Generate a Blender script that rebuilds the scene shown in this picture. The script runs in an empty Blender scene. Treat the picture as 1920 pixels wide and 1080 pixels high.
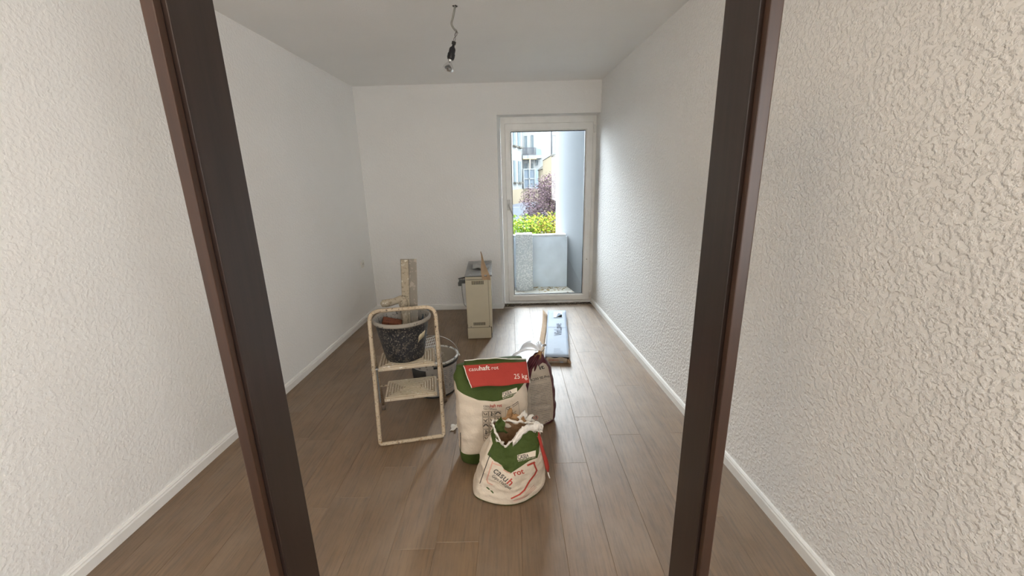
import bpy, bmesh, math, random
from mathutils import Vector, Matrix, noise
from mathutils.bvhtree import BVHTree
import numpy as np
random.seed(7)
C = bpy.context.scene.collection
SC = bpy.context.scene

# ------------------------------------------------------------------ camera, sky, lights, exposure
cam_data = bpy.data.cameras.new('camera')
cam = bpy.data.objects.new('camera', cam_data); C.objects.link(cam)
rows = [[0.9997325, -0.0231205, -0.0006578], [-0.0053098, -0.2570928, 0.9663721], [-0.0225121, -0.9661101, -0.2571467]]
M = Matrix.Identity(4)
for i in range(3):
    M[i][0] = rows[i][0]; M[i][1] = -rows[i][1]; M[i][2] = -rows[i][2]
M[2][3] = 1.5
cam.matrix_world = M
cam_data.sensor_fit = 'HORIZONTAL'; cam_data.sensor_width = 36.0
cam_data.lens = 752.73 / 1920 * 36.0
cam_data.clip_start = 0.02; cam_data.clip_end = 300
SC.camera = cam

world = bpy.data.worlds.new('sky'); SC.world = world; world.use_nodes = True
bg = world.node_tree.nodes['Background']
bg.inputs[0].default_value = (0.86, 0.93, 1.0, 1); bg.inputs[1].default_value = 34.0
hall_d = bpy.data.lights.new('hall_lamp', 'POINT'); hall_d.energy = 17; hall_d.color = (1, 0.74, 0.48); hall_d.shadow_soft_size = 0.12
hall = bpy.data.objects.new('hall_lamp', hall_d); C.objects.link(hall); hall.location = (-0.35, -0.1, 2.38)
# added fill panel, unseen behind the viewer on the right, brightens the left wall
hfill_d = bpy.data.lights.new('hall_fill_light', 'AREA'); hfill_d.shape = 'RECTANGLE'; hfill_d.size = 1.7; hfill_d.size_y = 1.2; hfill_d.energy = 62; hfill_d.color = (0.95, 0.98, 1.0)
hfill = bpy.data.objects.new('hall_fill_light', hfill_d); C.objects.link(hfill); hfill.location = (1.24, -1.75, 1.55); hfill.rotation_euler = (math.radians(90), 0, math.radians(90))
portal_d = bpy.data.lights.new('door_portal', 'AREA'); portal_d.shape = 'RECTANGLE'; portal_d.size = 0.86; portal_d.size_y = 1.94
portal_d.cycles.is_portal = True
portal = bpy.data.objects.new('door_portal', portal_d); C.objects.link(portal)
portal.location = (0.448, 4.95, 1.085); portal.rotation_euler = (math.radians(-90), 0, 0)
SC.view_settings.view_transform = 'Standard'; SC.view_settings.look = 'None'
SC.view_settings.gamma = 1; SC.view_settings.use_curve_mapping = False
SC.view_settings.exposure = 0.63
SC.cycles.max_bounces = 12; SC.cycles.diffuse_bounces = 8; SC.cycles.glossy_bounces = 6
SC.cycles.transparent_max_bounces = 16
SC.cycles.use_denoising = True
SC.cycles.sample_clamp_indirect = 8
SC.cycles.caustics_reflective = False; SC.cycles.caustics_refractive = False

# ------------------------------------------------------------------ materials
def lin(c):
    return tuple((x / 12.92 if x <= 0.04045 else ((x + 0.055) / 1.055) ** 2.4) for x in c)
def rgb(r, g, b): return lin((r / 255, g / 255, b / 255))
class NT:
    def __init__(s, name):
        s.m = bpy.data.materials.new(name); s.m.use_nodes = True
        s.t = s.m.node_tree; s.b = s.t.nodes['Principled BSDF']; s.out = s.t.nodes['Material Output']
    def n(s, typ, **kw):
        nd = s.t.nodes.new(typ)
        for k, v in kw.items():
            if k in ('op',): nd.operation = v
            else: setattr(nd, k, v)
        return nd
    def l(s, a, b): s.t.links.new(a, b)
    def coord(s, kind='Object', scale=(1, 1, 1), rnd=False):
        tc = s.n('ShaderNodeTexCoord'); mp = s.n('ShaderNodeMapping'); s.l(tc.outputs[kind], mp.inputs[0])
        mp.inputs['Scale'].default_value = scale
        return mp.outputs[0]
    def noise(s, vec, scale, detail=4, rough=0.55, w=None):
        nd = s.n('ShaderNodeTexNoise')
        if w is not None: nd.noise_dimensions = '4D'; s.l(w, nd.inputs['W'])
        s.l(vec, nd.inputs['Vector']); nd.inputs['Scale'].default_value = scale
        nd.inputs['Detail'].default_value = detail; nd.inputs['Roughness'].default_value = rough
        return nd.outputs['Fac']
    def ramp(s, fac, stops):
        r = s.n('ShaderNodeValToRGB'); s.l(fac, r.inputs[0])
        e = r.color_ramp.elements
        while len(e) < len(stops): e.new(0.5)
        for el, (p, c) in zip(e, stops): el.position = p; el.color = (*c, 1) if len(c) == 3 else c
        return r.outputs[0]
    def mix(s, fac, a, b, mode='MIX'):
        m = s.n('ShaderNodeMix', data_type='RGBA', blend_type=mode)
        if isinstance(fac, (int, float)): m.inputs[0].default_value = fac
        else: s.l(fac, m.inputs[0])
        for sock, v in ((m.inputs[6], a), (m.inputs[7], b)):
            if isinstance(v, tuple): sock.default_value = (*v, 1) if len(v) == 3 else v
            else: s.l(v, sock)
        return m.outputs[2]
    def bump(s, h, strength, dist):
        b = s.n('ShaderNodeBump'); s.l(h, b.inputs['Height']); b.inputs['Strength'].default_value = strength
        b.inputs['Distance'].default_value = dist; s.l(b.outputs[0], s.b.inputs['Normal'])
    def col(s, c):
        if isinstance(c, tuple): s.b.inputs['Base Color'].default_value = (*c, 1)
        else: s.l(c, s.b.inputs['Base Color'])
def plain(name, c, rough=0.6, metal=0.0, var=0.12, scale=18, bump=0.0, bscale=120, spec=0.5):
    k = NT(name); v = k.coord()
    f = k.noise(v, scale)
    d = tuple(x * (1 - var) for x in c); u = tuple(min(1, x * (1 + var * 0.6)) for x in c)
    k.col(k.ramp(f, [(0.3, d), (0.7, u)]))
    k.b.inputs['Roughness'].default_value = rough; k.b.inputs['Metallic'].default_value = metal
    k.b.inputs['Specular IOR Level'].default_value = spec
    if bump: k.bump(k.noise(v, bscale, 5), bump, 0.004)
    return k.m
def spotted(name, base, spot, th, scale, rough=0.5, spot2=None, th2=0.7, var=0.15, bump=0.25, soft=0.03):
    k = NT(name); v = k.coord()
    b = k.ramp(k.noise(v, 9), [(0.3, tuple(x * (1 - var) for x in base)), (0.7, base)])
    f = k.ramp(k.noise(v, scale, 6, 0.65), [(th, (0, 0, 0)), (th + soft, (1, 1, 1))])
    c = k.mix(f, b, spot)
    if spot2:
        g = k.ramp(k.noise(v, scale * 0.45, 7, 0.7), [(th2, (0, 0, 0)), (th2 + soft, (1, 1, 1))])
        c = k.mix(g, c, spot2)
    k.col(c); k.b.inputs['Roughness'].default_value = rough
    k.bump(k.noise(v, scale, 6, 0.65), bump, 0.003)
    return k.m
def wallmat(name, c, rscale, strength, dist):
    k = NT(name); v = k.coord()
    k.col(k.ramp(k.noise(v, 1.6, 3), [(0.3, tuple(x * 0.965 for x in c)), (0.7, c)]))
    k.b.inputs['Roughness'].default_value = 0.9; k.b.inputs['Specular IOR Level'].default_value = 0.15
    h = k.ramp(k.noise(v, rscale, 3, 0.5), [(0.42, (0, 0, 0)), (0.62, (1, 1, 1))])
    k.bump(h, strength, dist)
    return k.m

WHITE_WALL = wallmat('white_roughcast', (0.86, 0.86, 0.85), 62, 0.65, 0.006)
WHITE_FINE = wallmat('white_woodchip', (0.86, 0.86, 0.85), 60, 0.35, 0.004)
CEIL = wallmat('white_ceiling', (0.89, 0.89, 0.88), 110, 0.25, 0.003)
SMOOTH = plain('white_plaster', (0.80, 0.80, 0.78), 0.8, var=0.03)
BASEB = plain('white_baseboard', (0.82, 0.82, 0.80), 0.4, var=0.03)
PVC = plain('white_pvc', (0.86, 0.86, 0.84), 0.35, var=0.05, scale=9)
DARK = plain('black_rubber', (0.012, 0.013, 0.014), 0.5, var=0.2)
RUBBLE = spotted('dirt', (0.10, 0.075, 0.055), (0.35, 0.30, 0.24), 0.56, 90, 0.9)
METAL = plain('steel', (0.55, 0.55, 0.54), 0.35, 0.9)
CHROME = plain('chrome', (0.75, 0.75, 0.74), 0.15, 1.0, var=0.03)

def plank_mat():
    k = NT('oak_plank'); oi = k.n('ShaderNodeObjectInfo')
    w = k.n('ShaderNodeMath', op='MULTIPLY'); k.l(oi.outputs['Random'], w.inputs[0]); w.inputs[1].default_value = 37.0
    W = w.outputs[0]
    v = k.coord('Object', (1, 0.07, 1)); v2 = k.coord('Object', (1, 0.22, 1))
    grain = k.noise(v, 95, 6, 0.65, W); broad = k.noise(v2, 9, 4, 0.6, W)
    c1 = k.ramp(broad, [(0.25, (0.108, 0.058, 0.020)), (0.55, (0.156, 0.087, 0.033)), (0.8, (0.204, 0.121, 0.050))])
    c2 = k.ramp(grain, [(0.36, (0.60, 0.55, 0.52)), (0.50, (1, 1, 1)), (0.68, (1.18, 1.18, 1.18))])
    c = k.mix(0.75, c1, c2, 'MULTIPLY')
    tone = k.ramp(oi.outputs['Random'], [(0, (0.94, 0.94, 0.94)), (0.5, (1, 0.99, 0.985)), (1, (1.07, 1.06, 1.05))])
    c = k.mix(1.0, c, tone, 'MULTIPLY')
    # pale building dust trodden into the boards
    vd = k.coord('Object', (1, 1, 1)); dn = k.noise(vd, 3.2, 6, 0.65, W)
    c = k.mix(k.ramp(dn, [(0.40, (0.03, 0.03, 0.03)), (0.72, (0.20, 0.20, 0.20))]), c, (0.42, 0.37, 0.31))
    k.col(c)
    r = k.ramp(grain, [(0.3, (0.60,) * 3), (0.7, (0.51,) * 3)]); k.l(r, k.b.inputs['Roughness'])
    k.b.inputs['Specular IOR Level'].default_value = 1.0; k.b.inputs['IOR'].default_value = 1.6
    k.bump(grain, 0.12, 0.002)
    return k.m
PLANK = plank_mat()
SUBFLOOR = plain('screed', (0.42, 0.36, 0.30), 0.9)
def wood_mat(name, a, b, rough=0.4):
    k = NT(name); v = k.coord('Object', (1, 1, 0.06)); g = k.noise(v, 70, 6, 0.6)
    k.col(k.ramp(g, [(0.3, a), (0.7, b)])); k.b.inputs['Roughness'].default_value = rough; k.bump(g, 0.08, 0.001)
    return k.m
JAMB = wood_mat('dark_walnut', (0.016, 0.009, 0.007), (0.028, 0.016, 0.012))
JAMB2 = wood_mat('warm_walnut', (0.026, 0.011, 0.006), (0.045, 0.019, 0.009))
def glass_mat(name, tint=(1, 1, 1), refl=1.0):
    k = NT(name); k.t.nodes.remove(k.b)
    tr = k.n('ShaderNodeBsdfTransparent'); tr.inputs[0].default_value = (*tint, 1)
    gl = k.n('ShaderNodeBsdfGlossy'); gl.inputs['Roughness'].default_value = 0.01
    fr = k.n('ShaderNodeFresnel'); fr.inputs[0].default_value = 1.45
    mu = k.n('ShaderNodeMath', op='MULTIPLY'); k.l(fr.outputs[0], mu.inputs[0]); mu.inputs[1].default_value = refl
    mx = k.n('ShaderNodeMixShader'); k.l(mu.outputs[0], mx.inputs[0]); k.l(tr.outputs[0], mx.inputs[1]); k.l(gl.outputs[0], mx.inputs[2])
    k.l(mx.outputs[0], k.out.inputs[0]); return k.m
GLASS = glass_mat('clear_glass', (0.97, 0.985, 0.98), 0.8)
BULBGLASS = glass_mat('bulb_glass', (0.60, 0.61, 0.61), 1.6)
LADDER = spotted('cream_enamel', (0.53, 0.425, 0.30), (0.05, 0.028, 0.018), 0.585, 95, 0.55, (0.30, 0.19, 0.09), 0.60, 0.25)
TREAD = spotted('cream_tread', (0.55, 0.46, 0.34), (0.25, 0.17, 0.09), 0.62, 60, 0.6, (0.72, 0.68, 0.60), 0.60, 0.25)
GROOVE = plain('groove_shade', (0.40, 0.325, 0.235), 0.9)  # groove floors coloured darker, standing in for shade between the ribs
BUCKET = spotted('mortar_bucket', (0.010, 0.012, 0.018), (0.24, 0.21, 0.16), 0.56, 110, 0.45, (0.085, 0.075, 0.06), 0.55, 0.2, soft=0.06)
MORTAR = spotted('dried_mortar', (0.36, 0.34, 0.31), (0.14, 0.13, 0.12), 0.56, 50, 0.95)
RIM = spotted('plastered_rim', (0.30, 0.27, 0.23), (0.03, 0.03, 0.035), 0.62, 40, 0.8)
PLASTERED = spotted('plaster_crusted', (0.35, 0.30, 0.225), (0.20, 0.16, 0.11), 0.56, 70, 0.9, (0.55, 0.50, 0.42), 0.6)
BLADE = spotted('dull_blade', (0.22, 0.195, 0.16), (0.32, 0.28, 0.23), 0.55, 25, 0.55)
REDBLOCK = spotted('rust_red_foam', (0.20, 0.065, 0.030), (0.10, 0.03, 0.02), 0.55, 60, 0.9)
BLUEGREY = plain('blue_grey_steel', (0.10, 0.14, 0.19), 0.4, 0.3)
HEATER = plain('beige_enamel', (0.52, 0.475, 0.36), 0.45, var=0.06, scale=6)
HEATTOP = spotted('grey_dusty_plate', (0.27, 0.28, 0.28), (0.42, 0.42, 0.40), 0.58, 20, 0.4)
CARD = plain('brown_cardboard', (0.42, 0.29, 0.18), 0.85, var=0.1)
CARDW = plain('white_printed_cardboard', (0.34, 0.40, 0.49), 0.65, var=0.05, scale=6, spec=0.25)
PAPERG = plain('grey_paper', (0.42, 0.42, 0.41), 0.9, var=0.2)
def paper(name, c, bump=0.35):
    k = NT(name); v = k.coord()
    k.col(k.ramp(k.noise(v, 14, 5), [(0.3, tuple(x * 0.90 for x in c)), (0.7, c)]))
    k.b.inputs['Roughness'].default_value = 0.75; k.b.inputs['Specular IOR Level'].default_value = 0.3
    k.bump(k.noise(v, 38, 5, 0.6), bump, 0.012); return k.m
SACKW = paper('white_sack_paper', (0.68, 0.59, 0.48), 0.45)
GREEN = paper('green_print', (0.056, 0.086, 0.016), 0.5)
RED = paper('red_print', (0.43, 0.052, 0.038), 0.4)
SACKG = paper('grey_sack_paper', (0.40, 0.345, 0.285))
PURPLE = paper('purple_film', (0.075, 0.014, 0.022), 0.6)
PURPLE.node_tree.nodes['Principled BSDF'].inputs['Roughness'].default_value = 0.3
KRAFT = paper('brown_kraft', (0.36, 0.21, 0.10), 0.6)
TORN = paper('torn_white_ply', (0.86, 0.82, 0.76), 0.8)
INK = plain('black_ink', (0.03, 0.028, 0.026), 0.7); INKG = plain('grey_ink', (0.20, 0.18, 0.16), 0.7)
INKR = plain('red_ink', (0.42, 0.05, 0.03), 0.6); INKW = plain('white_ink', (0.85, 0.80, 0.72), 0.6)
INKP = plain('pale_red_ink', (0.62, 0.34, 0.26), 0.7); CREAM = plain('cream_print', (0.80, 0.72, 0.60), 0.7)
INKB = plain('blue_grey_ink', (0.30, 0.33, 0.40), 0.7)
FILM = plain('silver_film', (0.80, 0.83, 0.88), 0.35, 0.1, var=0.08)
LEAF = plain('leaf_green', (0.085, 0.15, 0.016), 0.6, var=0.5, scale=3, spec=0); LEAFY = plain('leaf_yellow', (0.16, 0.17, 0.018), 0.6, var=0.4, scale=3, spec=0)
LEAFO = plain('leaf_orange', (0.19, 0.12, 0.035), 0.6, var=0.4, scale=3, spec=0)
LEAFP = plain('leaf_purple', (0.050, 0.032, 0.040), 0.6, var=0.5, scale=3, spec=0); BARK = plain('bark', (0.04, 0.03, 0.026), 0.9, spec=0)
RENDERW = plain('white_render', (0.135, 0.144, 0.152), 0.9, var=0.03, scale=2, spec=0)
FACADE = plain('pale_facade', (0.060, 0.063, 0.063), 0.9, var=0.04, scale=1, spec=0); FACADEB = plain('beige_facade', (0.056, 0.048, 0.035), 0.9, var=0.04, scale=1, spec=0)
AGG = spotted('exposed_aggregate', (0.47, 0.48, 0.49), (0.66, 0.66, 0.64), 0.52, 55, 0.95, (0.22, 0.22, 0.22), 0.62)
CONC = plain('grey_concrete', (0.74, 0.80, 0.87), 0.9, var=0.10, scale=5, spec=0)
BALCF = spotted('balcony_screed', (0.40, 0.38, 0.33), (0.22, 0.17, 0.12), 0.60, 14, 0.95)
WINB = plain('far_window', (0.026, 0.033, 0.037), 0.4, var=0.1, scale=1, spec=0); RAILM = plain('grey_railing', (0.018, 0.019, 0.022), 0.6, spec=0)
WINBL = plain('blue_panel', (0.032, 0.040, 0.049), 0.4, var=0.1, scale=1, spec=0)
ROOFM = plain('grey_roof', (0.026, 0.025, 0.022), 0.9, spec=0); SOFF = plain('ochre_soffit', (0.20, 0.16, 0.085), 0.9, spec=0)
ASPH = plain('asphalt', (0.036, 0.039, 0.045), 0.9, var=0.1, scale=0.5, spec=0)

# ------------------------------------------------------------------ helpers
def tag(o, label=None, cat=None, group=None, kind=None):
    if label: o['label'] = label
    if cat: o['category'] = cat
    if group: o['group'] = group
    if kind: o['kind'] = kind
    return o
def thing(name, label, cat, loc=(0, 0, 0), rz=0.0, group=None, kind=None):
    o = bpy.data.objects.new(name, None); C.objects.link(o); o.location = loc; o.rotation_euler = (0, 0, rz)
    o.empty_display_size = 0.1
    return tag(o, label, cat, group, kind)
def link(name, me, mats, parent=None, smooth=False):
    o = bpy.data.objects.new(name, me); C.objects.link(o)
    if not isinstance(mats, (list, tuple)): mats = [mats]
    if not me.materials:
        for m in mats: me.materials.append(m)
    if smooth:
        for p in me.polygons: p.use_smooth = True
    if parent: o.parent = parent
    return o
def obj(name, bm, mats, parent=None, smooth=False):
    me = bpy.data.meshes.new(name); bm.normal_update(); bm.to_mesh(me); bm.free()
    return link(name, me, mats, parent, smooth)
def pyobj(name, vs, fs, mats, parent=None, smooth=False, midx=None):
    me = bpy.data.meshes.new(name); me.from_pydata([tuple(v) for v in vs], [], fs); me.update()
    if midx is not None:
        for p, i in zip(me.polygons, midx): p.material_index = i
    return link(name, me, mats, parent, smooth)
def box(bm, x0, y0, z0, x1, y1, z1, bev=0.0, mi=0, M=None):
    r = bmesh.ops.create_cube(bm, size=1.0)
    vs = r['verts']
    for v in vs:
        v.co = Vector(((x0 + x1) / 2 + v.co.x * (x1 - x0), (y0 + y1) / 2 + v.co.y * (y1 - y0), (z0 + z1) / 2 + v.co.z * (z1 - z0)))
    fs = set(f for v in vs for f in v.link_faces)
    if bev:
        e = list(set(e for v in vs for e in v.link_edges))
        rr = bmesh.ops.bevel(bm, geom=e, offset=bev, segments=2, affect='EDGES', profile=0.6)
        vs = list(set(v for f in rr['faces'] for v in f.verts) | set(v for v in vs if v.is_valid)); fs = set(f for v in vs for f in v.link_faces)
    for f in fs: f.material_index = mi
    if M is not None:
        for v in vs: v.co = M @ v.co
    return vs
def prism(bm, pts, z0, z1, mi=0):
    b = [bm.verts.new((x, y, z0)) for x, y in pts]; t = [bm.verts.new((x, y, z1)) for x, y in pts]
    n = len(pts); fs = [bm.faces.new(b[::-1]), bm.faces.new(t)]
    for i in range(n): fs.append(bm.faces.new((b[i], b[(i + 1) % n], t[(i + 1) % n], t[i])))
    for f in fs: f.material_index = mi
    return fs
def fillet(pts, r, seg=6, closed=False):
    P = [Vector(p) for p in pts]; n = len(P); out = []
    for i in range(n):
        if not closed and i in (0, n - 1): out.append(P[i]); continue
        a, b, c = P[i - 1], P[i], P[(i + 1) % n]
        d1 = (a - b); d2 = (c - b); rr = min(r, d1.length * 0.49, d2.length * 0.49)
        s = b + d1.normalized() * rr; e = b + d2.normalized() * rr
        for k in range(seg + 1):
            t = k / seg; out.append((1 - t) ** 2 * s + 2 * t * (1 - t) * b + t * t * e)
    return out
def tube(bm, pts, r, n=10, closed=False, cap=True, mi=0, flat=1.0, jit=0.0):
    P = [Vector(p) for p in pts]; m = len(P); rings = []; up = None
    rad = r if callable(r) else (lambda t: r)
    for i in range(m):
        a = P[i - 1] if (i > 0 or closed) else P[i]; b = P[(i + 1) % m] if (i < m - 1 or closed) else P[i]
        T = (b - a).normalized()
        if up is None:
            up = Vector((0, 0, 1)) if abs(T.z) < 0.9 else Vector((0, 1, 0))
        up = (up - T * up.dot(T)).normalized(); side = T.cross(up)
        rr = rad(i / max(1, m - 1)); ring = []
        for k in range(n):
            a_ = 2 * math.pi * k / n; q = rr * (1 + (random.uniform(-jit, jit) if jit else 0))
            ring.append(bm.verts.new(P[i] + side * math.cos(a_) * q + up * math.sin(a_) * q * flat))
        rings.append(ring)
    for i in range(m if closed else m - 1):
        A, B = rings[i], rings[(i + 1) % m]
        for k in range(n):
            f = bm.faces.new((A[k], A[(k + 1) % n], B[(k + 1) % n], B[k])); f.material_index = mi; f.smooth = True
    if cap and not closed:
        for R_, rev in ((rings[0], True), (rings[-1], False)):
            f = bm.faces.new(R_[::-1] if rev else R_); f.material_index = mi
def lathe(bm, prof, n=48, c=(0, 0), mi=0, M=None, mis=None, wob=None, cap=False):
    rings = []
    for j, (r, z) in enumerate(prof):
        ring = []
        for k in range(n):
            a = 2 * math.pi * k / n; q = r * (wob(a, z) if wob else 1)
            v = Vector((c[0] + q * math.cos(a), c[1] + q * math.sin(a), z)); ring.append(bm.verts.new(M @ v if M else v))
        rings.append(ring)
    for j in range(len(rings) - 1):
        for k in range(n):
            f = bm.faces.new((rings[j][k], rings[j][(k + 1) % n], rings[j + 1][(k + 1) % n], rings[j + 1][k])); f.smooth = True
            f.material_index = mis[j] if mis else mi
    for ring, rev in ((rings[0], True), (rings[-1], False)) if cap else ():
        if (ring[0].co - ring[n // 2].co).length > 1e-4:
            f = bm.faces.new(ring[::-1] if rev else ring); f.material_index = (mis[0] if rev else mis[-1]) if mis else mi
def sheet(name, grid, mats, parent=None, th=0.0015, smooth=True, midx=None):
    """grid[j][i] of points -> a thin solid sheet"""
    h = len(grid); w = len(grid[0]); vs = [p for r in grid for p in r]
    fs = [(j * w + i, j * w + i + 1, (j + 1) * w + i + 1, (j + 1) * w + i) for j in range(h - 1) for i in range(w - 1)]
    o = pyobj(name, vs, fs, mats, parent, smooth, midx)
    md = o.modifiers.new('thickness', 'SOLIDIFY'); md.thickness = th; md.offset = -1
    return o
def nz(p, s=1.0, seed=0.0): return noise.noise(Vector((p[0] * s + seed, p[1] * s - seed * 1.7, p[2] * s + seed * 0.3)))
def copy_tree(o, parent=None):
    c = o.copy(); C.objects.link(c)
    if parent: c.parent = parent
    for ch in list(o.children): copy_tree(ch, c)
    return c

# ------------------------------------------------------------------ the room shell
YB = 4.68; HC = 2.516; YF = -3.2
def xl(y): return -1.664 + 0.0291 * (y - 4.6)
def xr(y): return 1.0035 - 0.0475 * (y - 4.6)
def yb(x): return YB - 0.0185 * x
YD = 4.84     # plane of the balcony door frame
sub = bmesh.new(); box(sub, -2.1, YF - 0.1, -0.20, 1.6, 5.0, -0.012)
floor = tag(obj('floor', sub, SUBFLOOR), kind='structure', label='brown oak-look plank floor running towards the balcony door')
# planks: each one its own object
PW, PL = 0.185, 1.22
mesh_cache = {}
def plank_mesh(w, l):
    key = (round(w, 3), round(l, 3))
    if key not in mesh_cache:
        bm = bmesh.new(); g = 0.0002; c = 0.0011
        o = [(g, g), (w - g, g), (w - g, l - g), (g, l - g)]; i_ = [(g + c, g + c), (w - g - c, g + c), (w - g - c, l - g - c), (g + c, l - g - c)]
        a = [bm.verts.new((x, y, -0.012)) for x, y in o]; b = [bm.verts.new((x, y, -0.0010)) for x, y in o]; t = [bm.verts.new((x, y, 0)) for x, y in i_]
        bm.faces.new(t)
        for k in range(4):
            q = (k + 1) % 4
            bm.faces.new((a[k], a[q], b[q], b[k])); bm.faces.new((b[k], b[q], t[q], t[k]))
        me = bpy.data.meshes.new('plank'); bm.normal_update(); bm.to_mesh(me); bm.free(); me.materials.append(PLANK); mesh_cache[key] = me
    return mesh_cache[key]
rp = random.Random(3)
k0 = -15
for k in range(k0, 5):
    xa = 0.755 + k * PW; xb_ = xa + PW
    xa = max(xa, -1.86); xb_ = min(xb_, 1.27)
    if xb_ - xa < 0.02: continue
    yend = 4.78 if xa > -0.14 else 4.675
    off = rp.uniform(0, PL)
    y = YF - off
    while y < yend:
        ya = max(y, YF); ye = min(y + PL, yend)
        if ye - ya > 0.03:
            # boards end under the walls
            if xa < xl((ya + ye) / 2) - 0.10 and xb_ < xl(ye) - 0.02: pass
            else:
                o = bpy.data.objects.new('plank', plank_mesh(xb_ - xa, ye - ya)); C.objects.link(o); o.location = (xa, ya, 0); o.parent = floor
        y += PL
def wall_prism(name, pts, z0, z1, mat, label):
    bm = bmesh.new(); prism(bm, pts, z0, z1); return tag(obj(name, bm, mat), kind='structure', label=label)
wall_prism('wall_left', [(xl(YF), YF), (xl(4.72), 4.72), (xl(4.72) - 0.12, 4.72), (xl(YF) - 0.12, YF)][::-1], -0.01, HC + 0.05, WHITE_FINE, 'white papered wall with the socket')
wall_prism('wall_right', [(xr(YF), YF), (xr(YF) + 0.12, YF), (xr(4.95) + 0.12, 4.95), (xr(4.95), 4.95)], -0.01, HC + 0.05, WHITE_WALL, 'white stippled wall beside the balcony door')
wall_prism('wall_front', [(-2.1, YF - 0.1), (1.6, YF - 0.1), (1.6, YF), (-2.1, YF)], -0.01, HC + 0.05, SMOOTH, 'white wall of the hall behind the viewer')
OX0, OX1, OZ = -0.128, 1.02, 2.195
bm = bmesh.new()
prism(bm, [(-1.85, yb(-1.85)), (OX0, yb(OX0)), (OX0 + 0.031, 4.83), (OX0 + 0.031, 4.98), (-1.85, 4.98)], -0.01, HC + 0.05)
bmt = bm
prism(bm, [(OX0, yb(OX0)), (1.2, yb(1.2)), (1.2, 4.98), (OX0 + 0.032, 4.98)], OZ, HC + 0.05)
tag(obj('wall_back', bm, WHITE_FINE), kind='structure', label='white papered wall with the balcony door opening')
bm = bmesh.new(); box(bm, -2.1, YF - 0.1, HC, 1.6, 5.0, HC + 0.2)
tag(obj('ceiling', bm, CEIL), kind='structure', label='white papered ceiling')
# outer face of the house above and beside the door
bm = bmesh.new()
box(bm, -7, 4.98, -1.2, OX0 + 0.03, 5.06, 9); box(bm, 0.99, 4.98, -1.2, 8, 5.06, 9); box(bm, OX0 + 0.03, 4.98, 2.16, 0.99, 5.06, 9); box(bm, OX0 + 0.03, 4.98, -1.2, 0.99, 5.06, -0.06)
tag(obj('wall_outer', bm, RENDERW), kind='structure', label='outer rendered face of the house')

# baseboards: profile swept along the wall foot
def baseboard(name, a, b, nrm, label):
    a = Vector((*a, 0)); b = Vector((*b, 0)); nrm = Vector((*nrm, 0))
    prof = [(0, 0), (0.014, 0), (0.014, 0.045), (0.010, 0.052), (0.010, 0.056), (0.012, 0.058), (0.006, 0.066), (0, 0.066)]
    bm = bmesh.new(); A = [bm.verts.new(a + nrm * d + Vector((0, 0, z))) for d, z in prof]; B = [bm.verts.new(b + nrm * d + Vector((0, 0, z))) for d, z in prof]
    n = len(prof)
    for i in range(n): bm.faces.new((A[i], A[(i + 1) % n], B[(i + 1) % n], B[i]))
    bm.faces.new(A[::-1]); bm.faces.new(B); bmesh.ops.recalc_face_normals(bm, faces=bm.faces)
    return tag(obj(name, bm, BASEB), kind='structure', label=label)
baseboard('baseboard_left', (xl(YF), YF), (xl(4.70), 4.70), (1, 0), 'white baseboard along the socket wall')
baseboard('baseboard_right', (xr(YF), YF), (xr(4.83), 4.83), (-1, 0), 'white baseboard along the stippled wall')
baseboard('baseboard_back', (-1.66, yb(-1.66)), (OX0 + 0.014, yb(OX0)), (0, -1), 'white baseboard behind the heater')
baseboard('baseboard_reveal', (OX0, yb(OX0) - 0.0135), (OX0 + 0.016, 4.82), (1, 0), 'short white baseboard returning to the balcony door')

# ------------------------------------------------------------------ balcony door (door_1)
d1 = thing('door_1', 'white plastic balcony door with one tall glass pane', None, (0, 0, 0), kind='structure')
del d1['label']; d1['label'] = 'white plastic balcony door with one tall glass pane'
FX0, FX1, FZ0, FZ1 = -0.094, 1.03, 0.012, 2.198
SX0, SX1, SZ0, SZ1 = -0.045, 0.955, 0.045, 2.125
GX0, GX1, GZ0, GZ1 = 0.027, 0.869, 0.128, 2.037
def rect_frame(bm, x0, x1, z0, z1, ix0, ix1, iz0, iz1, y0, y1, bev):
    """mitred rectangular frame"""
    for yy, face in ((y0, 1), (y1, -1)): pass
    b = bev
    loops = [[(x0, z0), (x1, z0), (x1, z1), (x0, z1)], [(ix0, iz0), (ix1, iz0), (ix1, iz1), (ix0, iz1)]]
    o = loops[0]; i = loops[1]
    def V(l, y): return [bm.verts.new((x, y, z)) for x, z in l]
    def shrink(l, d): 
        cx = (l[0][0] + l[1][0]) / 2; cz = (l[0][1] + l[2][1]) / 2
        return [(x + (d if x < cx else -d), z + (d if z < cz else -d)) for x, z in l]
    rings = [V(o, y1), V(o, y0 + b), V(shrink(o, b), y0), V(shrink(i, -b), y0), V(i, y0 + b), V(i, y1)]
    for a, c in zip(rings, rings[1:] + rings[:1]):
        for k in range(4): bm.faces.new((a[k], a[(k + 1) % 4], c[(k + 1) % 4], c[k]))
    bmesh.ops.recalc_face_normals(bm, faces=bm.faces)
bm = bmesh.new(); rect_frame(bm, FX0, FX1, FZ0, FZ1, SX0 + 0.01, SX1 - 0.01, SZ0 + 0.012, SZ1 - 0.01, YD, YD + 0.07, 0.004); obj('frame', bm, PVC, d1)
bm = bmesh.new(); rect_frame(bm, SX0, SX1, SZ0, SZ1, GX0 - 0.012, GX1 + 0.012, GZ0 - 0.012, GZ1 + 0.012, YD - 0.018, YD + 0.055, 0.006); obj('sash', bm, PVC, d1)
bm = bmesh.new(); rect_frame(bm, GX0 - 0.0125, GX1 + 0.0125, GZ0 - 0.0125, GZ1 + 0.0125, GX0 - 0.004, GX1 + 0.004, GZ0 - 0.004, GZ1 + 0.004, YD - 0.008, YD + 0.03, 0.003); obj('glazing_bead', bm, PVC, d1)
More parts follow.
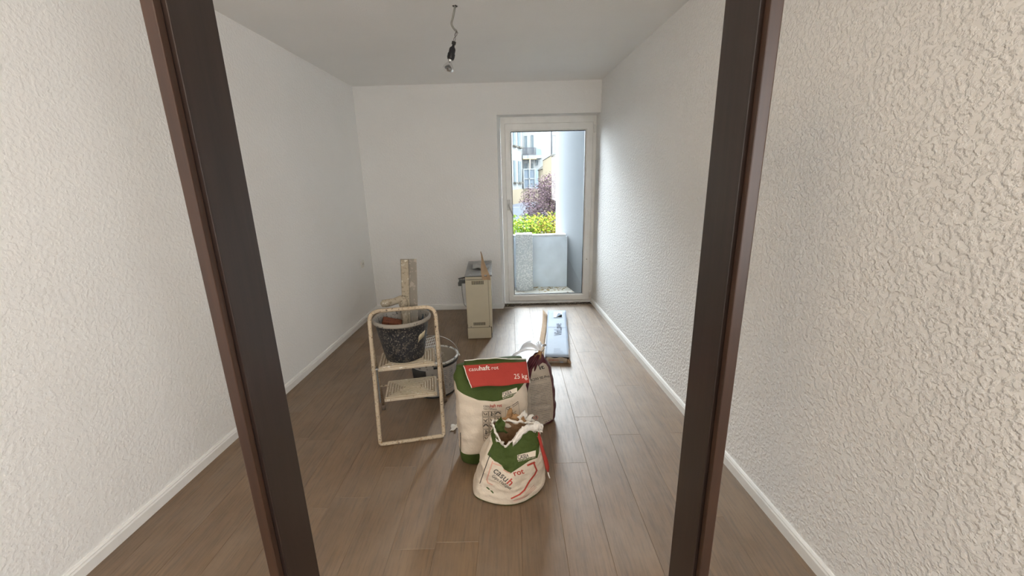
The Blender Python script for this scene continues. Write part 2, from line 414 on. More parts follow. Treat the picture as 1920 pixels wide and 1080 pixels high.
bm = bmesh.new(); rect_frame(bm, GX0 - 0.0042, GX1 + 0.0042, GZ0 - 0.0042, GZ1 + 0.0042, GX0 + 0.002, GX1 - 0.002, GZ0 + 0.002, GZ1 - 0.002, YD + 0.002, YD + 0.03, 0.001); obj('gasket', bm, DARK, d1)
bm = bmesh.new(); box(bm, GX0 - 0.003, YD + 0.012, GZ0 - 0.003, GX1 + 0.003, YD + 0.018, GZ1 + 0.003); obj('pane', bm, GLASS, d1)
bm = bmesh.new(); box(bm, -0.036, YD - 0.027, 1.17, -0.002, YD - 0.018, 1.29, 0.003)
HALU = plain('handle_alloy', (.50, .50, .49), .35, .4)
hp = obj('handle', bm, HALU, d1)
bm = bmesh.new(); tube(bm, fillet([(-0.019, YD - 0.02, 1.235), (-0.019, YD - 0.065, 1.235), (0.030, YD - 0.065, 1.105)], 0.014), 0.0085, 10); obj('lever', bm, HALU, hp)
for z in (0.12, 2.05):
    bm = bmesh.new(); tube(bm, [(SX1 + 0.010, YD - 0.026, z - 0.04), (SX1 + 0.010, YD - 0.026, z + 0.04)], 0.009, 10); obj('hinge', bm, PVC, d1)
bm = bmesh.new(); tube(bm, [(0.915, YD - 0.0185, 0.56), (0.915, YD - 0.022, 0.56)], 0.006, 8); obj('screw_cover', bm, INKG, d1)
# dirt and rubble in the gap under the frame
bm = bmesh.new()
for i in range(240):
    x = random.uniform(-0.09, 1.0); y = random.uniform(4.775, 4.835); s = random.uniform(0.003, 0.011)
    r = bmesh.ops.create_icosphere(bm, subdivisions=1, radius=s)
    for v in r['verts']: v.co = Vector((v.co.x * random.uniform(.8, 1.5) + x, v.co.y + y, max(0, v.co.z * 0.7 * random.uniform(.6, 1.3) + s * 0.5) - 0.002))
tag(obj('rubble', bm, RUBBLE), 'brown dirt and rubble in the gap under the balcony door', 'rubble', kind='stuff')
bm = bmesh.new(); box(bm, -0.095, 4.775, -0.012, 1.01, 4.90, -0.006); obj('bare_strip', bm, RUBBLE, floor)

# ------------------------------------------------------------------ dark door frame the viewer looks through (door_2)
d2 = thing('door_2', 'dark walnut door frame around the view into the room', None, (0, 0, 0), kind='structure')
def jamb(x, s):
    bm = bmesh.new(); a, b = sorted((x, x + s * 0.028)); box(bm, a, 0.690, 0, b, 0.80, 2.02, 0.0015); j = obj('jamb', bm, JAMB, d2)
    bm = bmesh.new(); a, b = sorted((x + s * 0.006, x + s * 0.026)); box(bm, a, 0.672, 0, b, 0.687, 2.02, 0.002); obj('rebate_strip', bm, JAMB2, j)
    return j
jamb(0.3815, 1); jl = jamb(-0.505, -1)
bm = bmesh.new(); box(bm, -0.533, 0.690, 2.02, 0.4095, 0.80, 2.05, 0.0015); obj('head', bm, JAMB, d2)

# ------------------------------------------------------------------ outside
tag(obj('ground', (lambda b: (box(b, -60, 5.06, -1.5, 60, 120, -1.2), b)[1])(bmesh.new()), ASPH), kind='structure', label='grey asphalt yard below the balcony')
bm = bmesh.new(); prism(bm, [(-1.6, 5.0), (0.99, 5.0), (0.80, 5.95), (-1.6, 5.95)], -0.25, -0.05)
tag(obj('balcony_floor', bm, BALCF), kind='structure', label='pale weathered balcony floor with dirt')
bm = bmesh.new(); box(bm, -1.6, 5.85, -0.30, 0.83, 5.97, 0.705, 0.006)
tag(obj('balcony_parapet', bm, CONC), kind='structure', label='blue-grey concrete parapet of the balcony')
bm = bmesh.new(); box(bm, -1.6, 5.849, 0.705, 0.80, 5.975, 0.735, 0.003)
tag(obj('parapet_cap', bm, plain('pale_coping', (.55, .57, .58), .9, spec=0)), kind='structure', label='pale coping on the balcony parapet')
bm = bmesh.new(); prism(bm, [(0.985, 5.0), (1.6, 5.0), (1.6, 6.62), (0.735, 6.62), (0.735, 6.3)][::-1], -1.2, 5.2)
bmesh.ops.recalc_face_normals(bm, faces=bm.faces)
tag(obj('balcony_side_wall', bm, RENDERW), kind='structure', label='white rendered side wall of the balcony')
bm = bmesh.new(); box(bm, -0.62, 5.06, -1.2, -0.50, 6.62, 5.2, 0.005)  # added out of view to keep sidelong sky light off the right wall
tag(obj('sky_blocker_wall', bm, RENDERW), kind='structure', label='added unseen wall blocking the sky left of the balcony')
bm = bmesh.new(); box(bm, 0.062, 5.65, -0.05, 0.302, 5.834, 0.775, 0.006)
tag(obj('concrete_post', bm, AGG), 'grey exposed-aggregate post in front of the balcony parapet', 'post')
bm = bmesh.new()
for i in range(60):
    x = random.uniform(0.33, 0.80); y = random.uniform(5.62, 5.84) if i < 45 else random.uniform(5.2, 5.8); s = random.uniform(0.004, 0.014)
    r = bmesh.ops.create_icosphere(bm, subdivisions=1, radius=s)
    for v in r['verts']: v.co = Vector((v.co.x * 1.6 + x, v.co.y + y, -0.05 + max(0, v.co.z * 0.5 + s * 0.3)))
tag(obj('leaf_litter', bm, spotted('dry_leaves', (0.22, 0.15, 0.08), (0.36, 0.28, 0.14), 0.5, 40, 0.9)), 'dry leaves and dirt swept against the balcony parapet', 'litter', kind='stuff')

def shrub(name, label, base, blobs, mats, nleaf, size, seed):
    r = random.Random(seed); t = thing(name, label, 'shrub', base)
    vs, fs, mi = [], [], []
    tot = sum(b[3] ** 2 for b in blobs)
    for bx, by, bz, br in blobs:
        for i in range(int(nleaf * br ** 2 / tot)):
            d = Vector((r.gauss(0, 1), r.gauss(0, 1), r.gauss(0, 1))).normalized() * br * r.uniform(0.45, 1.05)
            p = Vector((bx, by, bz)) + d; u = Vector((r.gauss(0, 1), r.gauss(0, 1), r.gauss(0, .6))).normalized(); w = u.orthogonal().normalized()
            q = u.cross(w); w = (w * math.cos(i) + q * math.sin(i)); s = size * r.uniform(.6, 1.3); k = len(vs)
            vs += [p - u * s, p + w * s * .4, p + u * s, p - w * s * .4]; fs.append((k, k + 1, k + 2, k + 3)); mi.append(r.choice(range(len(mats))))
    f = pyobj('foliage', vs, fs, mats, t, midx=mi); f['kind'] = 'stuff'
    bm = bmesh.new()
    for bx, by, bz, br in blobs:
        tube(bm, [(bx * 0.15, by * 0.15, 0), (bx * 0.6, by * 0.5, bz * 0.5), (bx, by, bz)], lambda q: 0.025 * (1 - 0.7 * q), 6)
    obj('branches', bm, BARK, t)
    return t
shrub('purple_shrub', 'purple-leaved shrub behind the green hedge outside the door', (0.9, 10.2, -1.2),
      [(0, 0, 1.9, .5), (-.25, .1, 2.2, .42), (.3, 0, 2.35, .5), (.1, .2, 2.55, .35), (-.35, -.1, 1.7, .35), (.5, .1, 1.8, .5)], [LEAFP, LEAFP, LEAFP, BARK], 13000, 0.026, 1)
shrub('green_shrub', 'bright green bush beside the balcony parapet, left half', (0.15, 7.6, -1.2),
      [(0, 0, 1.75, .33), (.15, .05, 1.85, .25), (-.25, 0, 1.8, .33), (.2, -.1, 1.6, .3)], [LEAF, LEAF, LEAFY], 3000, 0.030, 2)
shrub('yellow_shrub', 'yellow-green bush beside the white balcony wall', (0.62, 7.7, -1.2),
      [(0, 0, 1.72, .3), (.18, .05, 1.85, .28), (-.1, 0, 1.9, .2), (.3, -.1, 1.65, .3)], [LEAFY, LEAF, LEAFO, LEAFY], 3000, 0.028, 3)

def winbox(name, x0, z0, x1, z1, y, root, dep=0.15, frame=FACADE, pane=WINB, mull=0):
    bm = bmesh.new(); fw = min(x1 - x0, z1 - z0) * 0.09
    rect_frame(bm, x0, x1, z0, z1, x0 + fw, x1 - fw, z0 + fw, z1 - fw, y - dep * .3, y + dep, 0.01)
    for k in range(mull):
        xm = x0 + (x1 - x0) * (k + 1) / (mull + 1); box(bm, xm - fw / 2, y - dep * .2, z0, xm + fw / 2, y + dep * .8, z1)
    if mull: box(bm, x0, y - dep * .2, (z0 + z1) / 2 - fw / 2, x1, y + dep * .8, (z0 + z1) / 2 + fw / 2)
    w = obj(name, bm, frame, root)
    bm = bmesh.new(); box(bm, x0 + fw * .5, y + dep * .3, z0 + fw * .5, x1 - fw * .5, y + dep * .6, z1 - fw * .5); obj('pane', bm, pane, w)
    return w
# far apartment block with balconies
ab = thing('apartment_block', 'far white apartment block with slatted balcony and glazed bay', 'building', (0, 0, 0))
nA = Vector((1, -0.3, 0)).normalized(); uA = Vector((0.3, 1, 0)).normalized()
bm = bmesh.new(); prism(bm, [(-2.0, 42.0), (1.66, 54.2), (1.66, 66), (-14, 66), (-14, 42)], -1.2, 14); bmesh.ops.recalc_face_normals(bm, faces=bm.faces); obj('facade', bm, FACADE, ab)
MA = Matrix.Translation((0.134, 49.114, 0)) @ Matrix(((nA.x, uA.x, 0, 0), (nA.y, uA.y, 0, 0), (0, 0, 1, 0), (0, 0, 0, 1)))
for s0, s1 in ((1.15, 2.2), (3.2, 4.45)):
    for z0, z1 in ((1.40, 3.9), (5.65, 8.2)):
        bm = bmesh.new(); box(bm, -0.1, s0, z0, 0.06, s1, z1, M=MA); w = obj('window', bm, WINB, ab)
        bm = bmesh.new(); box(bm, 0, s0 - .2, z0 - .22, 0.35, s1 + .2, z0 - .03, M=MA); obj('sill', bm, ROOFM, w)
        bm = bmesh.new(); box(bm, 0, (s0 + s1) / 2 - .05, z0, 0.09, (s0 + s1) / 2 + .05, z1, M=MA); obj('mullion', bm, FACADE, w)
bm = bmesh.new(); box(bm, 0, -1, -1.2, .25, 4.6, 0.5, M=MA); obj('plinth', bm, FACADEB, ab)
bm = bmesh.new(); box(bm, 1.66, 55.2, -1.2, 4.4, 66, 14); obj('rear_wall', bm, FACADE, ab)
bm = bmesh.new(); box(bm, 1.72, 53.9, 4.25, 4.15, 55.2, 4.66); obj('balcony_slab', bm, FACADE, ab)
bm = bmesh.new(); box(bm, 1.74, 53.95, 4.18, 3.5, 55.2, 4.25); obj('soffit', bm, SOFF, ab)
bm = bmesh.new(); box(bm, 1.78, 53.92, 5.50, 3.42, 53.98, 5.58); box(bm, 1.78, 53.92, 4.66, 3.42, 53.98, 4.74)
for i in range(14): x = 1.80 + i * 0.1225; box(bm, x - .035, 53.93, 4.7, x + .035, 53.97, 5.55)
obj('railing', bm, RAILM, ab)
bm = bmesh.new(); prism(bm, [(3.44, 53.95), (4.14, 54.9), (4.08, 54.95), (3.38, 54.0)], 4.6, 5.4); obj('side_screen', bm, WINBL, ab)
for q in ((2.0, 5.0, 2.38, 7.1), (2.88, 5.0, 3.2, 7.2), (1.86, 3.0, 2.40, 3.75), (2.86, 3.0, 3.15, 3.7), (3.5, 3.45, 3.78, 4.12)): winbox('window', *q, 55.12, ab, 0.1)
bm = bmesh.new(); box(bm, 2.6, 54.0, 2.95, 2.72, 54.1, 4.2); obj('post', bm, SOFF, ab)
gl = winbox('glazed_bay', 1.76, 0.5, 3.35, 3.0, 53.95, ab, 0.15, FACADE, WINBL, 1)
bm = bmesh.new(); prism(bm, [(3.36, 53.95), (4.05, 54.9), (4.0, 54.95), (3.31, 54.0)], 0.5, 2.95); obj('bay_side', bm, WINBL, ab)
bm = bmesh.new(); box(bm, 1.74, 53.97, -1.2, 4.0, 55.2, 0.5); obj('bay_plinth', bm, FACADEB, ab)
# block behind, further off
rb = thing('rear_block', 'distant pale block with long balconies behind the tiled house', 'building', (0, 0, 0))
bm = bmesh.new(); box(bm, 4.0, 68, -1.2, 16, 76, 16); obj('facade', bm, FACADE, rb)
for x0, x1, z in ((4.3, 5.2, 7.2), (5.3, 6.4, 7.0), (4.3, 5.2, 10.0), (5.3, 6.4, 9.8)):
    bm = bmesh.new(); box(bm, x0, 67.2, z - .15, x1, 68, z); b_ = obj('balcony', bm, FACADE, rb)
    bm = bmesh.new(); box(bm, x0, 67.2, z, x1, 67.26, z + .45); obj('railing', bm, RAILM, b_)
    winbox('window', x0 + .15, z + .1, x1 - .3, z + 2.0, 67.98, rb, 0.1)
bm = bmesh.new(); tube(bm, [(5.80, 67.9, 4.0), (5.80, 67.9, 14)], 0.06, 8); obj('downpipe', bm, RAILM, rb)
# small house with a tiled roof
hs = thing('tiled_house', 'small beige house with grey tiled roof beyond the purple shrub', 'building', (0, 0, 0))
bm = bmesh.new(); box(bm, 3.16, 40, -1.2, 7.0, 46, 2.62); obj('walls', bm, FACADEB, hs)
bm = bmesh.new()
a = [bm.verts.new(p) for p in ((3.02, 39.6, 2.55), (7.2, 39.6, 2.55), (7.2, 46.4, 2.55), (3.02, 46.4, 2.55), (4.1, 41.4, 3.5), (4.1, 44.6, 3.5), (7.2, 41.4, 3.5), (7.2, 44.6, 3.5))]
for f in ((0, 1, 6, 4), (3, 0, 4, 5), (2, 3, 5, 7), (4, 6, 7, 5), (1, 2, 7, 6), (0, 3, 2, 1)): bm.faces.new([a[i] for i in f])
bmesh.ops.recalc_face_normals(bm, faces=bm.faces); obj('roof', bm, ROOFM, hs)
bm = bmesh.new(); box(bm, 3.66, 42.0, 3.2, 4.0, 42.5, 4.0); obj('chimney', bm, ROOFM, hs)
winbox('window', 3.80, 1.42, 4.05, 1.90, 39.97, hs, 0.06)
# white neighbour on the right
nb = thing('neighbour_house', 'white neighbouring house with tall window beside the balcony wall', 'building', (0, 0, 0))
bm = bmesh.new(); box(bm, 2.97, 30, 3.22, 6, 38, 9); obj('upper_wall', bm, FACADE, nb)
bm = bmesh.new(); box(bm, 3.02, 30.05, -1.2, 6, 38, 3.2); obj('lower_wall', bm, FACADEB, nb)
bm = bmesh.new(); box(bm, 2.95, 29.85, 3.14, 6, 30.05, 3.27); obj('ledge', bm, ROOFM, nb)
winbox('window', 3.06, 3.36, 3.29, 4.55, 29.98, nb, 0.08)
bm = bmesh.new(); tube(bm, [(2.99, 29.93, 3.2), (2.99, 29.93, 9)], 0.03, 8); obj('downpipe', bm, RAILM, nb)
# low wall and parked van far left
bm = bmesh.new(); box(bm, -3, 30, -1.2, 1.35, 30.3, -0.35, 0.02); tag(obj('garden_wall', bm, plain('grey_garden_wall', (.036, .040, .046), .9, spec=0)), 'low grey garden wall across the yard', 'wall')

# ------------------------------------------------------------------ wall socket
so = thing('wall_socket', 'small white plastic wall socket above the baseboard', 'socket', (xl(4.409), 4.409, 0.644))
bm = bmesh.new(); box(bm, 0, -.04, -.04, .009, .04, .04, .003); obj('cover_plate', bm, plain('socket_plastic', (.74, .73, .68), .4, var=.03), so)
Mx = Matrix.Translation((0.009, 0, 0)) @ Matrix.Rotation(math.pi / 2, 4, 'Y')
bm = bmesh.new(); lathe(bm, [(.024, -0.001), (.024, .003), (.020, .003), (.0185, -.0005), (0.0001, -.0005)], 24, M=Mx); obj('insert', bm, plain('socket_insert', (.62, .61, .56), .4), so)
for dy in (-.0095, .0095):
    bm = bmesh.new(); lathe(bm, [(.004, -0.002), (.004, .0015), (.0001, .0015)], 8, M=Mx @ Matrix.Translation((0, dy, 0))); obj('pin_hole', bm, INK, so)

# ------------------------------------------------------------------ hanging bulb
lp = thing('pendant_bulb', 'bare reflector bulb in black socket hanging from grey ceiling cord', 'lamp', (-0.302, 2.744, 2.516))
bm = bmesh.new(); cp = fillet([(0, 0, 0), (-.012, 0, -.05), (-.030, 0, -.095), (-.012, 0, -.122), (0.002, 0, -.134)], .03, 6); tube(bm, cp, .0062, 8); obj('cord', bm, plain('grey_cable', (.28, .28, .26), .6), lp)
bm = bmesh.new()
for s in (-1, 1): tube(bm, fillet([(0.002, 0.002 * s, -.132), (-.004 + .008 * s, .004 * s, -.152), (-.012 - .006 * s, -.003 * s, -.172), (-.018, .002 * s, -.20)], .01, 4), .0017, 6)
tube(bm, [(0, 0, -.138), (-.010, 0.004, -.158)], .0013, 5); tube(bm, [(0.002, 0, -.13), (0.010, 0, -.146)], .0013, 5)
obj('wires', bm, plain('wire_brown', (.09, .07, .06), .5), lp)
bm = bmesh.new(); box(bm, -.012, -.006, -.009, .012, .006, .009, .002, M=Matrix.Translation((-.019, 0, -.197)) @ Matrix.Rotation(.3, 4, 'Y'))
for s in (-1, 1): tube(bm, [(-.019 + s * .006, -.008, -.197), (-.019 + s * .006, .008, -.197)], .003, 6)
obj('terminal_block', bm, DARK, lp)
ML = Matrix.Translation((-.021, 0, -.205)) @ Matrix.Rotation(0.30, 4, 'Y')
bm = bmesh.new(); lathe(bm, [(.004, 0.004), (.0075, 0), (.0085, -.012), (.0165, -.020), (.0195, -.028), (.0195, -.05), (.0205, -.052), (.0205, -.078), (.0185, -.086), (.013, -.086), (.012, -.080)], 24, M=ML)
for k in range(10):
    a = k * math.pi / 5; box(bm, -.002, .019, -.078, .002, .0222, -.052, M=ML @ Matrix.Rotation(a, 4, 'Z'))
obj('socket_holder', bm, plain('bakelite', (.010, .010, .014), .35), lp)
bm = bmesh.new(); lathe(bm, [(.012, -.080), (.0125, -.092), (.0115, -.094), (.0125, -.098)], 20, M=ML); obj('screw_cap', bm, METAL, lp)
bm = bmesh.new(); lathe(bm, [(.0118, -.096), (.014, -.103), (.024, -.116), (.0325, -.130), (.0345, -.140), (.0315, -.148), (.019, -.155), (.0001, -.158)], 28, M=ML)
obj('bulb', bm, BULBGLASS, lp)
bm = bmesh.new(); lathe(bm, [(.0112, -.098), (.0134, -.104), (.0232, -.1165), (.0315, -.130), (.0332, -.138)], 28, M=ML); obj('reflector_coating', bm, plain('mirrored', (.6, .6, .6), .12, 1.0), lp)
bm = bmesh.new(); tube(bm, [(-.003, 0, -.12), (-.003, 0, -.136), (.003, 0, -.136), (.003, 0, -.12)], .0007, 5)
for v in bm.verts: v.co = ML @ v.co
obj('filament', bm, METAL, lp)
bm = bmesh.new()
for k in range(9):
    a = k * .7; tube(bm, [(0, 0, -.001), (math.cos(a) * random.uniform(.012, .024), math.sin(a) * random.uniform(.012, .024), -.001)], .0022, 5)
obj('ceiling_hole', bm, plain('dark_hole', (.05, .045, .04), .9), lp)

# ------------------------------------------------------------------ step ladder
LZ = 0.195
ld = thing('step_ladder', 'paint-spattered cream two-tread steel step ladder carrying the black bucket', 'ladder', (-0.6165, 2.085, 0), LZ)
R_ = 0.0115
def ly(z): return 0.0115 + z * 0.208
hw = 0.186
pts = [(-hw, ly(R_), R_), (hw, ly(R_), R_), (hw + .004, ly(.785), .787), (-hw - .004, ly(.785), .787)]
bm = bmesh.new(); loop = fillet([pts[1], pts[2], pts[3], pts[0]], .062, 8)
loop = fillet(pts, .016, 4, True)
def loop_path():
    P = [Vector(p) for p in pts]
    out = []
    for i in range(4):
        a, b, c = P[i - 1], P[i], P[(i + 1) % 4]; rr = .018 if i < 2 else .065
        s = b + (a - b).normalized() * rr; e = b + (c - b).normalized() * rr
        for k in range(9):
            t = k / 8; out.append((1 - t) ** 2 * s + 2 * t * (1 - t) * b + t * t * e)
    return out
tube(bm, loop_path(), R_, 12, closed=True); obj('front_frame', bm, LADDER, ld)
for s in (-1, 1):
    bm = bmesh.new(); tube(bm, [(s * .208, .425, .03), (s * .193, .165, .63), (s * .186, .15, .66)], .0095, 10); lg = obj('rear_leg', bm, LADDER, ld)
    bm = bmesh.new(); tube(bm, [(s * .2092, .4275, .0005), (s * .2075, .420, .042)], .0135, 10); obj('foot_cap', bm, plain('worn_rubber', (.16, .12, .09), .8), lg)
    bm = bmesh.new(); tube(bm, [(s * .198, ly(.455), .452), (s * .198, .245, .452), (s * .2005, .31, .30)], .0035, 6); obj('link_bar', bm, METAL, ld)
    bm = bmesh.new(); box(bm, s * .178 - .002, .135, .215, s * .178 + .002, .155, .45, .0005); obj('hanger_strap', bm, plain('strap_grey', (.16, .18, .19), .5), ld)
    bm = bmesh.new(); tube(bm, [(s * .160, ly(.452), .452), (s * .201, ly(.452), .452)], .006, 8); obj('rivet', bm, METAL, ld)
bm = bmesh.new(); tube(bm, [(-.199, .335, .225), (.199, .335, .225)], .006, 8); obj('cross_bar', bm, LADDER, ld)
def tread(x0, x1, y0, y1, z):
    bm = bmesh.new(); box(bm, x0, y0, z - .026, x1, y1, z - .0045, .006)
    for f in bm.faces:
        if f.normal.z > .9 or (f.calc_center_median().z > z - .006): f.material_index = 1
    # concentric raised ribs
    for k in range(7):
        d = .007 + k * .0160
        a, b, c, e = x0 + d, x1 - d, y0 + d, y1 - d
        if e - c < .018: break
        w = .0085
        for q in ((a, c, b, c + w), (a, e - w, b, e), (a, c + w, a + w, e - w), (b - w, c + w, b, e - w)):
            box(bm, q[0], q[1], z - .006, q[2], q[3], z + .0015, .0012)
    return bm
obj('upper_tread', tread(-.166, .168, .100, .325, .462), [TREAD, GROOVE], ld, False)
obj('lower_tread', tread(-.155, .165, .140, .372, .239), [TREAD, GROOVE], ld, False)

# ------------------------------------------------------------------ black mortar bucket and what stands in it
BCX, BCY, BZ0 = -0.676, 2.318, 0.4640
bk = thing('mortar_bucket', 'black plaster-splashed mortar bucket standing on the ladder top tread', 'bucket', (BCX, BCY, BZ0))
def bw(a, z): return 1 + .012 * math.sin(2 * a + .6) * z / .26
bm = bmesh.new(); lathe(bm, [(.0001, .001), (.108, .0), (.116, .006), (.126, .06), (.150, .185), (.1545, .232), (.1605, .236)], 56, wob=bw); obj('body', bm, BUCKET, bk)
bm = bmesh.new(); lathe(bm, [(.1605, .236), (.169, .238), (.171, .244), (.171, .256), (.166, .262), (.160, .260), (.156, .25)], 56, wob=bw); obj('rim', bm, RIM, bk)
bm = bmesh.new(); lathe(bm, [(.156, .25), (.147, .185), (.133, .10), (.128, .085)], 56, wob=bw); obj('inner_wall', bm, MORTAR, bk)
g = []
for j in range(14):
    row = []
    for i in range(14):
        u = (i / 13 * 2 - 1); v = (j / 13 * 2 - 1); x = u * math.sqrt(1 - v * v / 2) * .121; y = v * math.sqrt(1 - u * u / 2) * .121
        row.append(Vector((x, y, .10 + .02 * noise.noise(Vector((x * 22, y * 22, 3))))))
    g.append(row)
sheet('mortar_residue', g, MORTAR, bk, .02)
g = [[Vector(((.1405 + .002 * i * 0 + .0022 * j * .2) * math.cos(a) * 1.012, (.1405 + .0004 * j) * math.sin(a) * 1.012, z)) for i, a in enumerate([math.radians(-42 + 6.5 * t) for t in range(6)])] for j, z in enumerate((.125, .145, .165))]
for j, r_ in enumerate(g):
    for i, p in enumerate(r_):
        rad = (.126 + (p.z - .06) / .125 * .024) * 1.016 + (.012 if i == 0 else .001); a = math.radians(-42 + 6.5 * i); r_[i] = Vector((rad * math.cos(a), rad * math.sin(a), p.z + .004 * i))
sheet('sticker', g, plain('peeling_label', (.58, .50, .34), .7, var=.25), bk, .0008)
# plastering blade with pistol grip
sp = thing('plaster_spatula', 'wide crusted plastering blade with side grip, upright in black bucket', 'spatula', (-0.645, 2.352, 0.56))
sp.rotation_euler = (math.radians(-2), math.radians(3.0), math.radians(8))
bm = bmesh.new(); box(bm, -.044, -.0012, .03, .050, .0012, .505, .0004); obj('blade', bm, BLADE, sp)
bm = bmesh.new()
box(bm, -.042, -.014, .05, .004, .010, .50, .004)
for v in bm.verts: v.co.x += .004 * nz(v.co, 30); v.co.y += .002 * nz(v.co, 25, 5)
obj('blade_holder', bm, PLASTERED, sp)
bm = bmesh.new()
hp_ = [Vector(p) for p in ((-.018, -.012, .04), (-.022, -.014, .12), (-.03, -.016, .215), (-.040, -.016, .258), (-.058, -.017, .256), (-.09, -.018, .246), (-.135, -.018, .236), (-.160, -.018, .236), (-.168, -.018, .237))]
hr = [.012, .018, .028, .030, .024, .021, .025, .022, .006]
pp = fillet(hp_, .02, 3); n_ = len(pp)
tube(bm, pp, lambda t: float(np.interp(t, np.linspace(0, 1, 9), hr)), 14, flat=.8)
bm2 = bm
obj('grip', bm, PLASTERED, sp, True)
# rust-red block, plastered trowel handle, scraper, lump: each rests in the bucket
bm = bmesh.new(); box(bm, -.058, -.028, -.05, .058, .028, .05, .005)
fb = tag(obj('sponge_float', bm, REDBLOCK), 'rust-red foam block leaning inside the rim of black bucket', 'sponge'); fb.location = (-.765, 2.372, .636); fb.rotation_euler = (.35, .30, .25)
bm = bmesh.new(); tube(bm, fillet([(0, 0, 0), (0, -.004, .07), (.006, -.01, .125)], .03), lambda t: .016 + .007 * math.sin(t * 3.1), 12)
box(bm, -.035, -.001, -.075, .035, .001, .005, .0005)
ts = tag(obj('pointing_trowel', bm, PLASTERED, None, False), 'plaster-caked trowel handle sticking up beside spatula in bucket', 'trowel'); ts.location = (-.690, 2.418, .622); ts.rotation_euler = (.15, .05, .2)
bm = bmesh.new(); box(bm, -.022, -.0015, -.09, .022, .0015, .06, .0005); box(bm, -.014, -.008, .055, .014, .008, .14, .004)
scp = tag(obj('scraper', bm, BLUEGREY), 'blue-grey steel scraper leaning in back of black bucket', 'scraper'); scp.location = (-.590, 2.418, .600); scp.rotation_euler = (-.25, .28, -.2)
for q, s in (((-.735, 2.272, .585), .017), ((-.585, 2.345, .60), .022)):
    bm = bmesh.new(); bmesh.ops.create_icosphere(bm, subdivisions=3, radius=s)
    for v in bm.verts: v.co *= 1 + .35 * nz(v.co, 60, s * 1000)
    o = tag(obj('mortar_lump', bm, TORN if s < .02 else PLASTERED, None, True), 'small pale mortar lump by red block in black bucket' if s < .02 else 'tan mortar lump near right inner side of black bucket', 'lump'); o.location = q

# ------------------------------------------------------------------ white bucket behind the ladder
wb = thing('white_bucket', 'white paint bucket with dark band on floor behind ladder', 'bucket', (-.592, 2.735, 0))
WPL = spotted('white_bucket_plastic', (.62, .62, .60), (.30, .29, .27), .62, 30, .45, (.75, .74, .70), .6)
bm = bmesh.new(); lathe(bm, [(.0001, .002), (.146, 0), (.150, .004), (.167, .238), (.1685, .239)], 56); obj('body', bm, WPL, wb)
bm = bmesh.new(); lathe(bm, [(.1685, .239), (.177, .241), (.177, .268), (.1815, .270), (.182, .278), (.176, .281), (.168, .279), (.166, .272)], 56); obj('rim', bm, spotted('rim_white', (.62, .61, .58), (.03, .03, .03), .56, 30, .5), wb)
bm = bmesh.new(); lathe(bm, [(.166, .272), (.160, .20), (.147, .03), (.0001, .028)], 56); obj('inner_wall', bm, spotted('grey_paint_residue', (.40, .36, .30), (.52, .48, .42), .55, 12, .7), wb)
def cyl_patch(r0, r1, a0, a1, z0, z1, n=20, m=2):
    return [[Vector(((r0 + (r1 - r0) * j / m) * math.cos(a), (r0 + (r1 - r0) * j / m) * math.sin(a), z0 + (z1 - z0) * j / m)) for a in [a0 + (a1 - a0) * i / n for i in range(n + 1)]] for j in range(m + 1)]
sheet('dark_band', cyl_patch(.1782, .1782, math.radians(-80), math.radians(10), .244, .262), DARK, wb, .0008)
sheet('dark_label', cyl_patch(.1563, .1665, math.radians(-155), math.radians(-100), .09, .225), INK, wb, .0008)
sheet('base_band', cyl_patch(.1505, .1512, math.radians(-150), math.radians(10), .004, .016), DARK, wb, .0008)
bm = bmesh.new()
for a0 in (-62, -40, -18):
    for k in range(11):
        z = .055 + k * .0155; r = .1508 + (z - .004) / .234 * .017 + .0004; n = 6; ln = random.uniform(9, 18)
        g = cyl_patch(r, r + .0002, math.radians(a0), math.radians(a0 + ln), z, z + .0045, n, 1)
        vv = [[bm.verts.new(p) for p in rr] for rr in g]
        for i in range(n): bm.faces.new((vv[0][i], vv[0][i + 1], vv[1][i + 1], vv[1][i]))
obj('printed_lines', bm, INKB, wb)['kind'] = 'stuff'
bm = bmesh.new()
hpnts = [Vector((.183 * math.cos(t) * 1, .03, .262 + .0 + .155 * math.sin(t))) for t in [math.pi * i / 24 for i in range(25)]]
tube(bm, hpnts, .0022, 6); hw_ = obj('wire_handle', bm, METAL, wb)
for s in (-1, 1):
    bm = bmesh.new(); tube(bm, [(s * .176, .03, .258), (s * .188, .03, .262)], .009, 10); obj('handle_lug', bm, WPL, hw_)
# paint grid leaning in the white bucket
pg = thing('paint_grid', 'white plastic paint roller grid standing in white bucket', 'paint grid', (-.598, 2.700, .350)); pg.rotation_euler = (-.40, -.22, .15)
bm = bmesh.new(); W_, H_ = .050, .07
for k in range(9): x = -W_ + 2 * W_ * k / 8; box(bm, x - .0022, -.002, -.13, x + .0022, .002, H_)
for k in range(11): z = -.13 + (.13 + H_) * k / 10; box(bm, -W_, -.0025, z - .002, W_, .0025, z + .002)
obj('grid', bm, plain('white_plastic', (.66, .66, .66), .5), pg)
bm = bmesh.new(); tube(bm, fillet([(-.035, 0, H_ - .002), (-.035, -.01, H_ + .02), (.0, -.012, H_ + .025)], .01, 4), .005, 8); obj('hook', bm, DARK, pg)

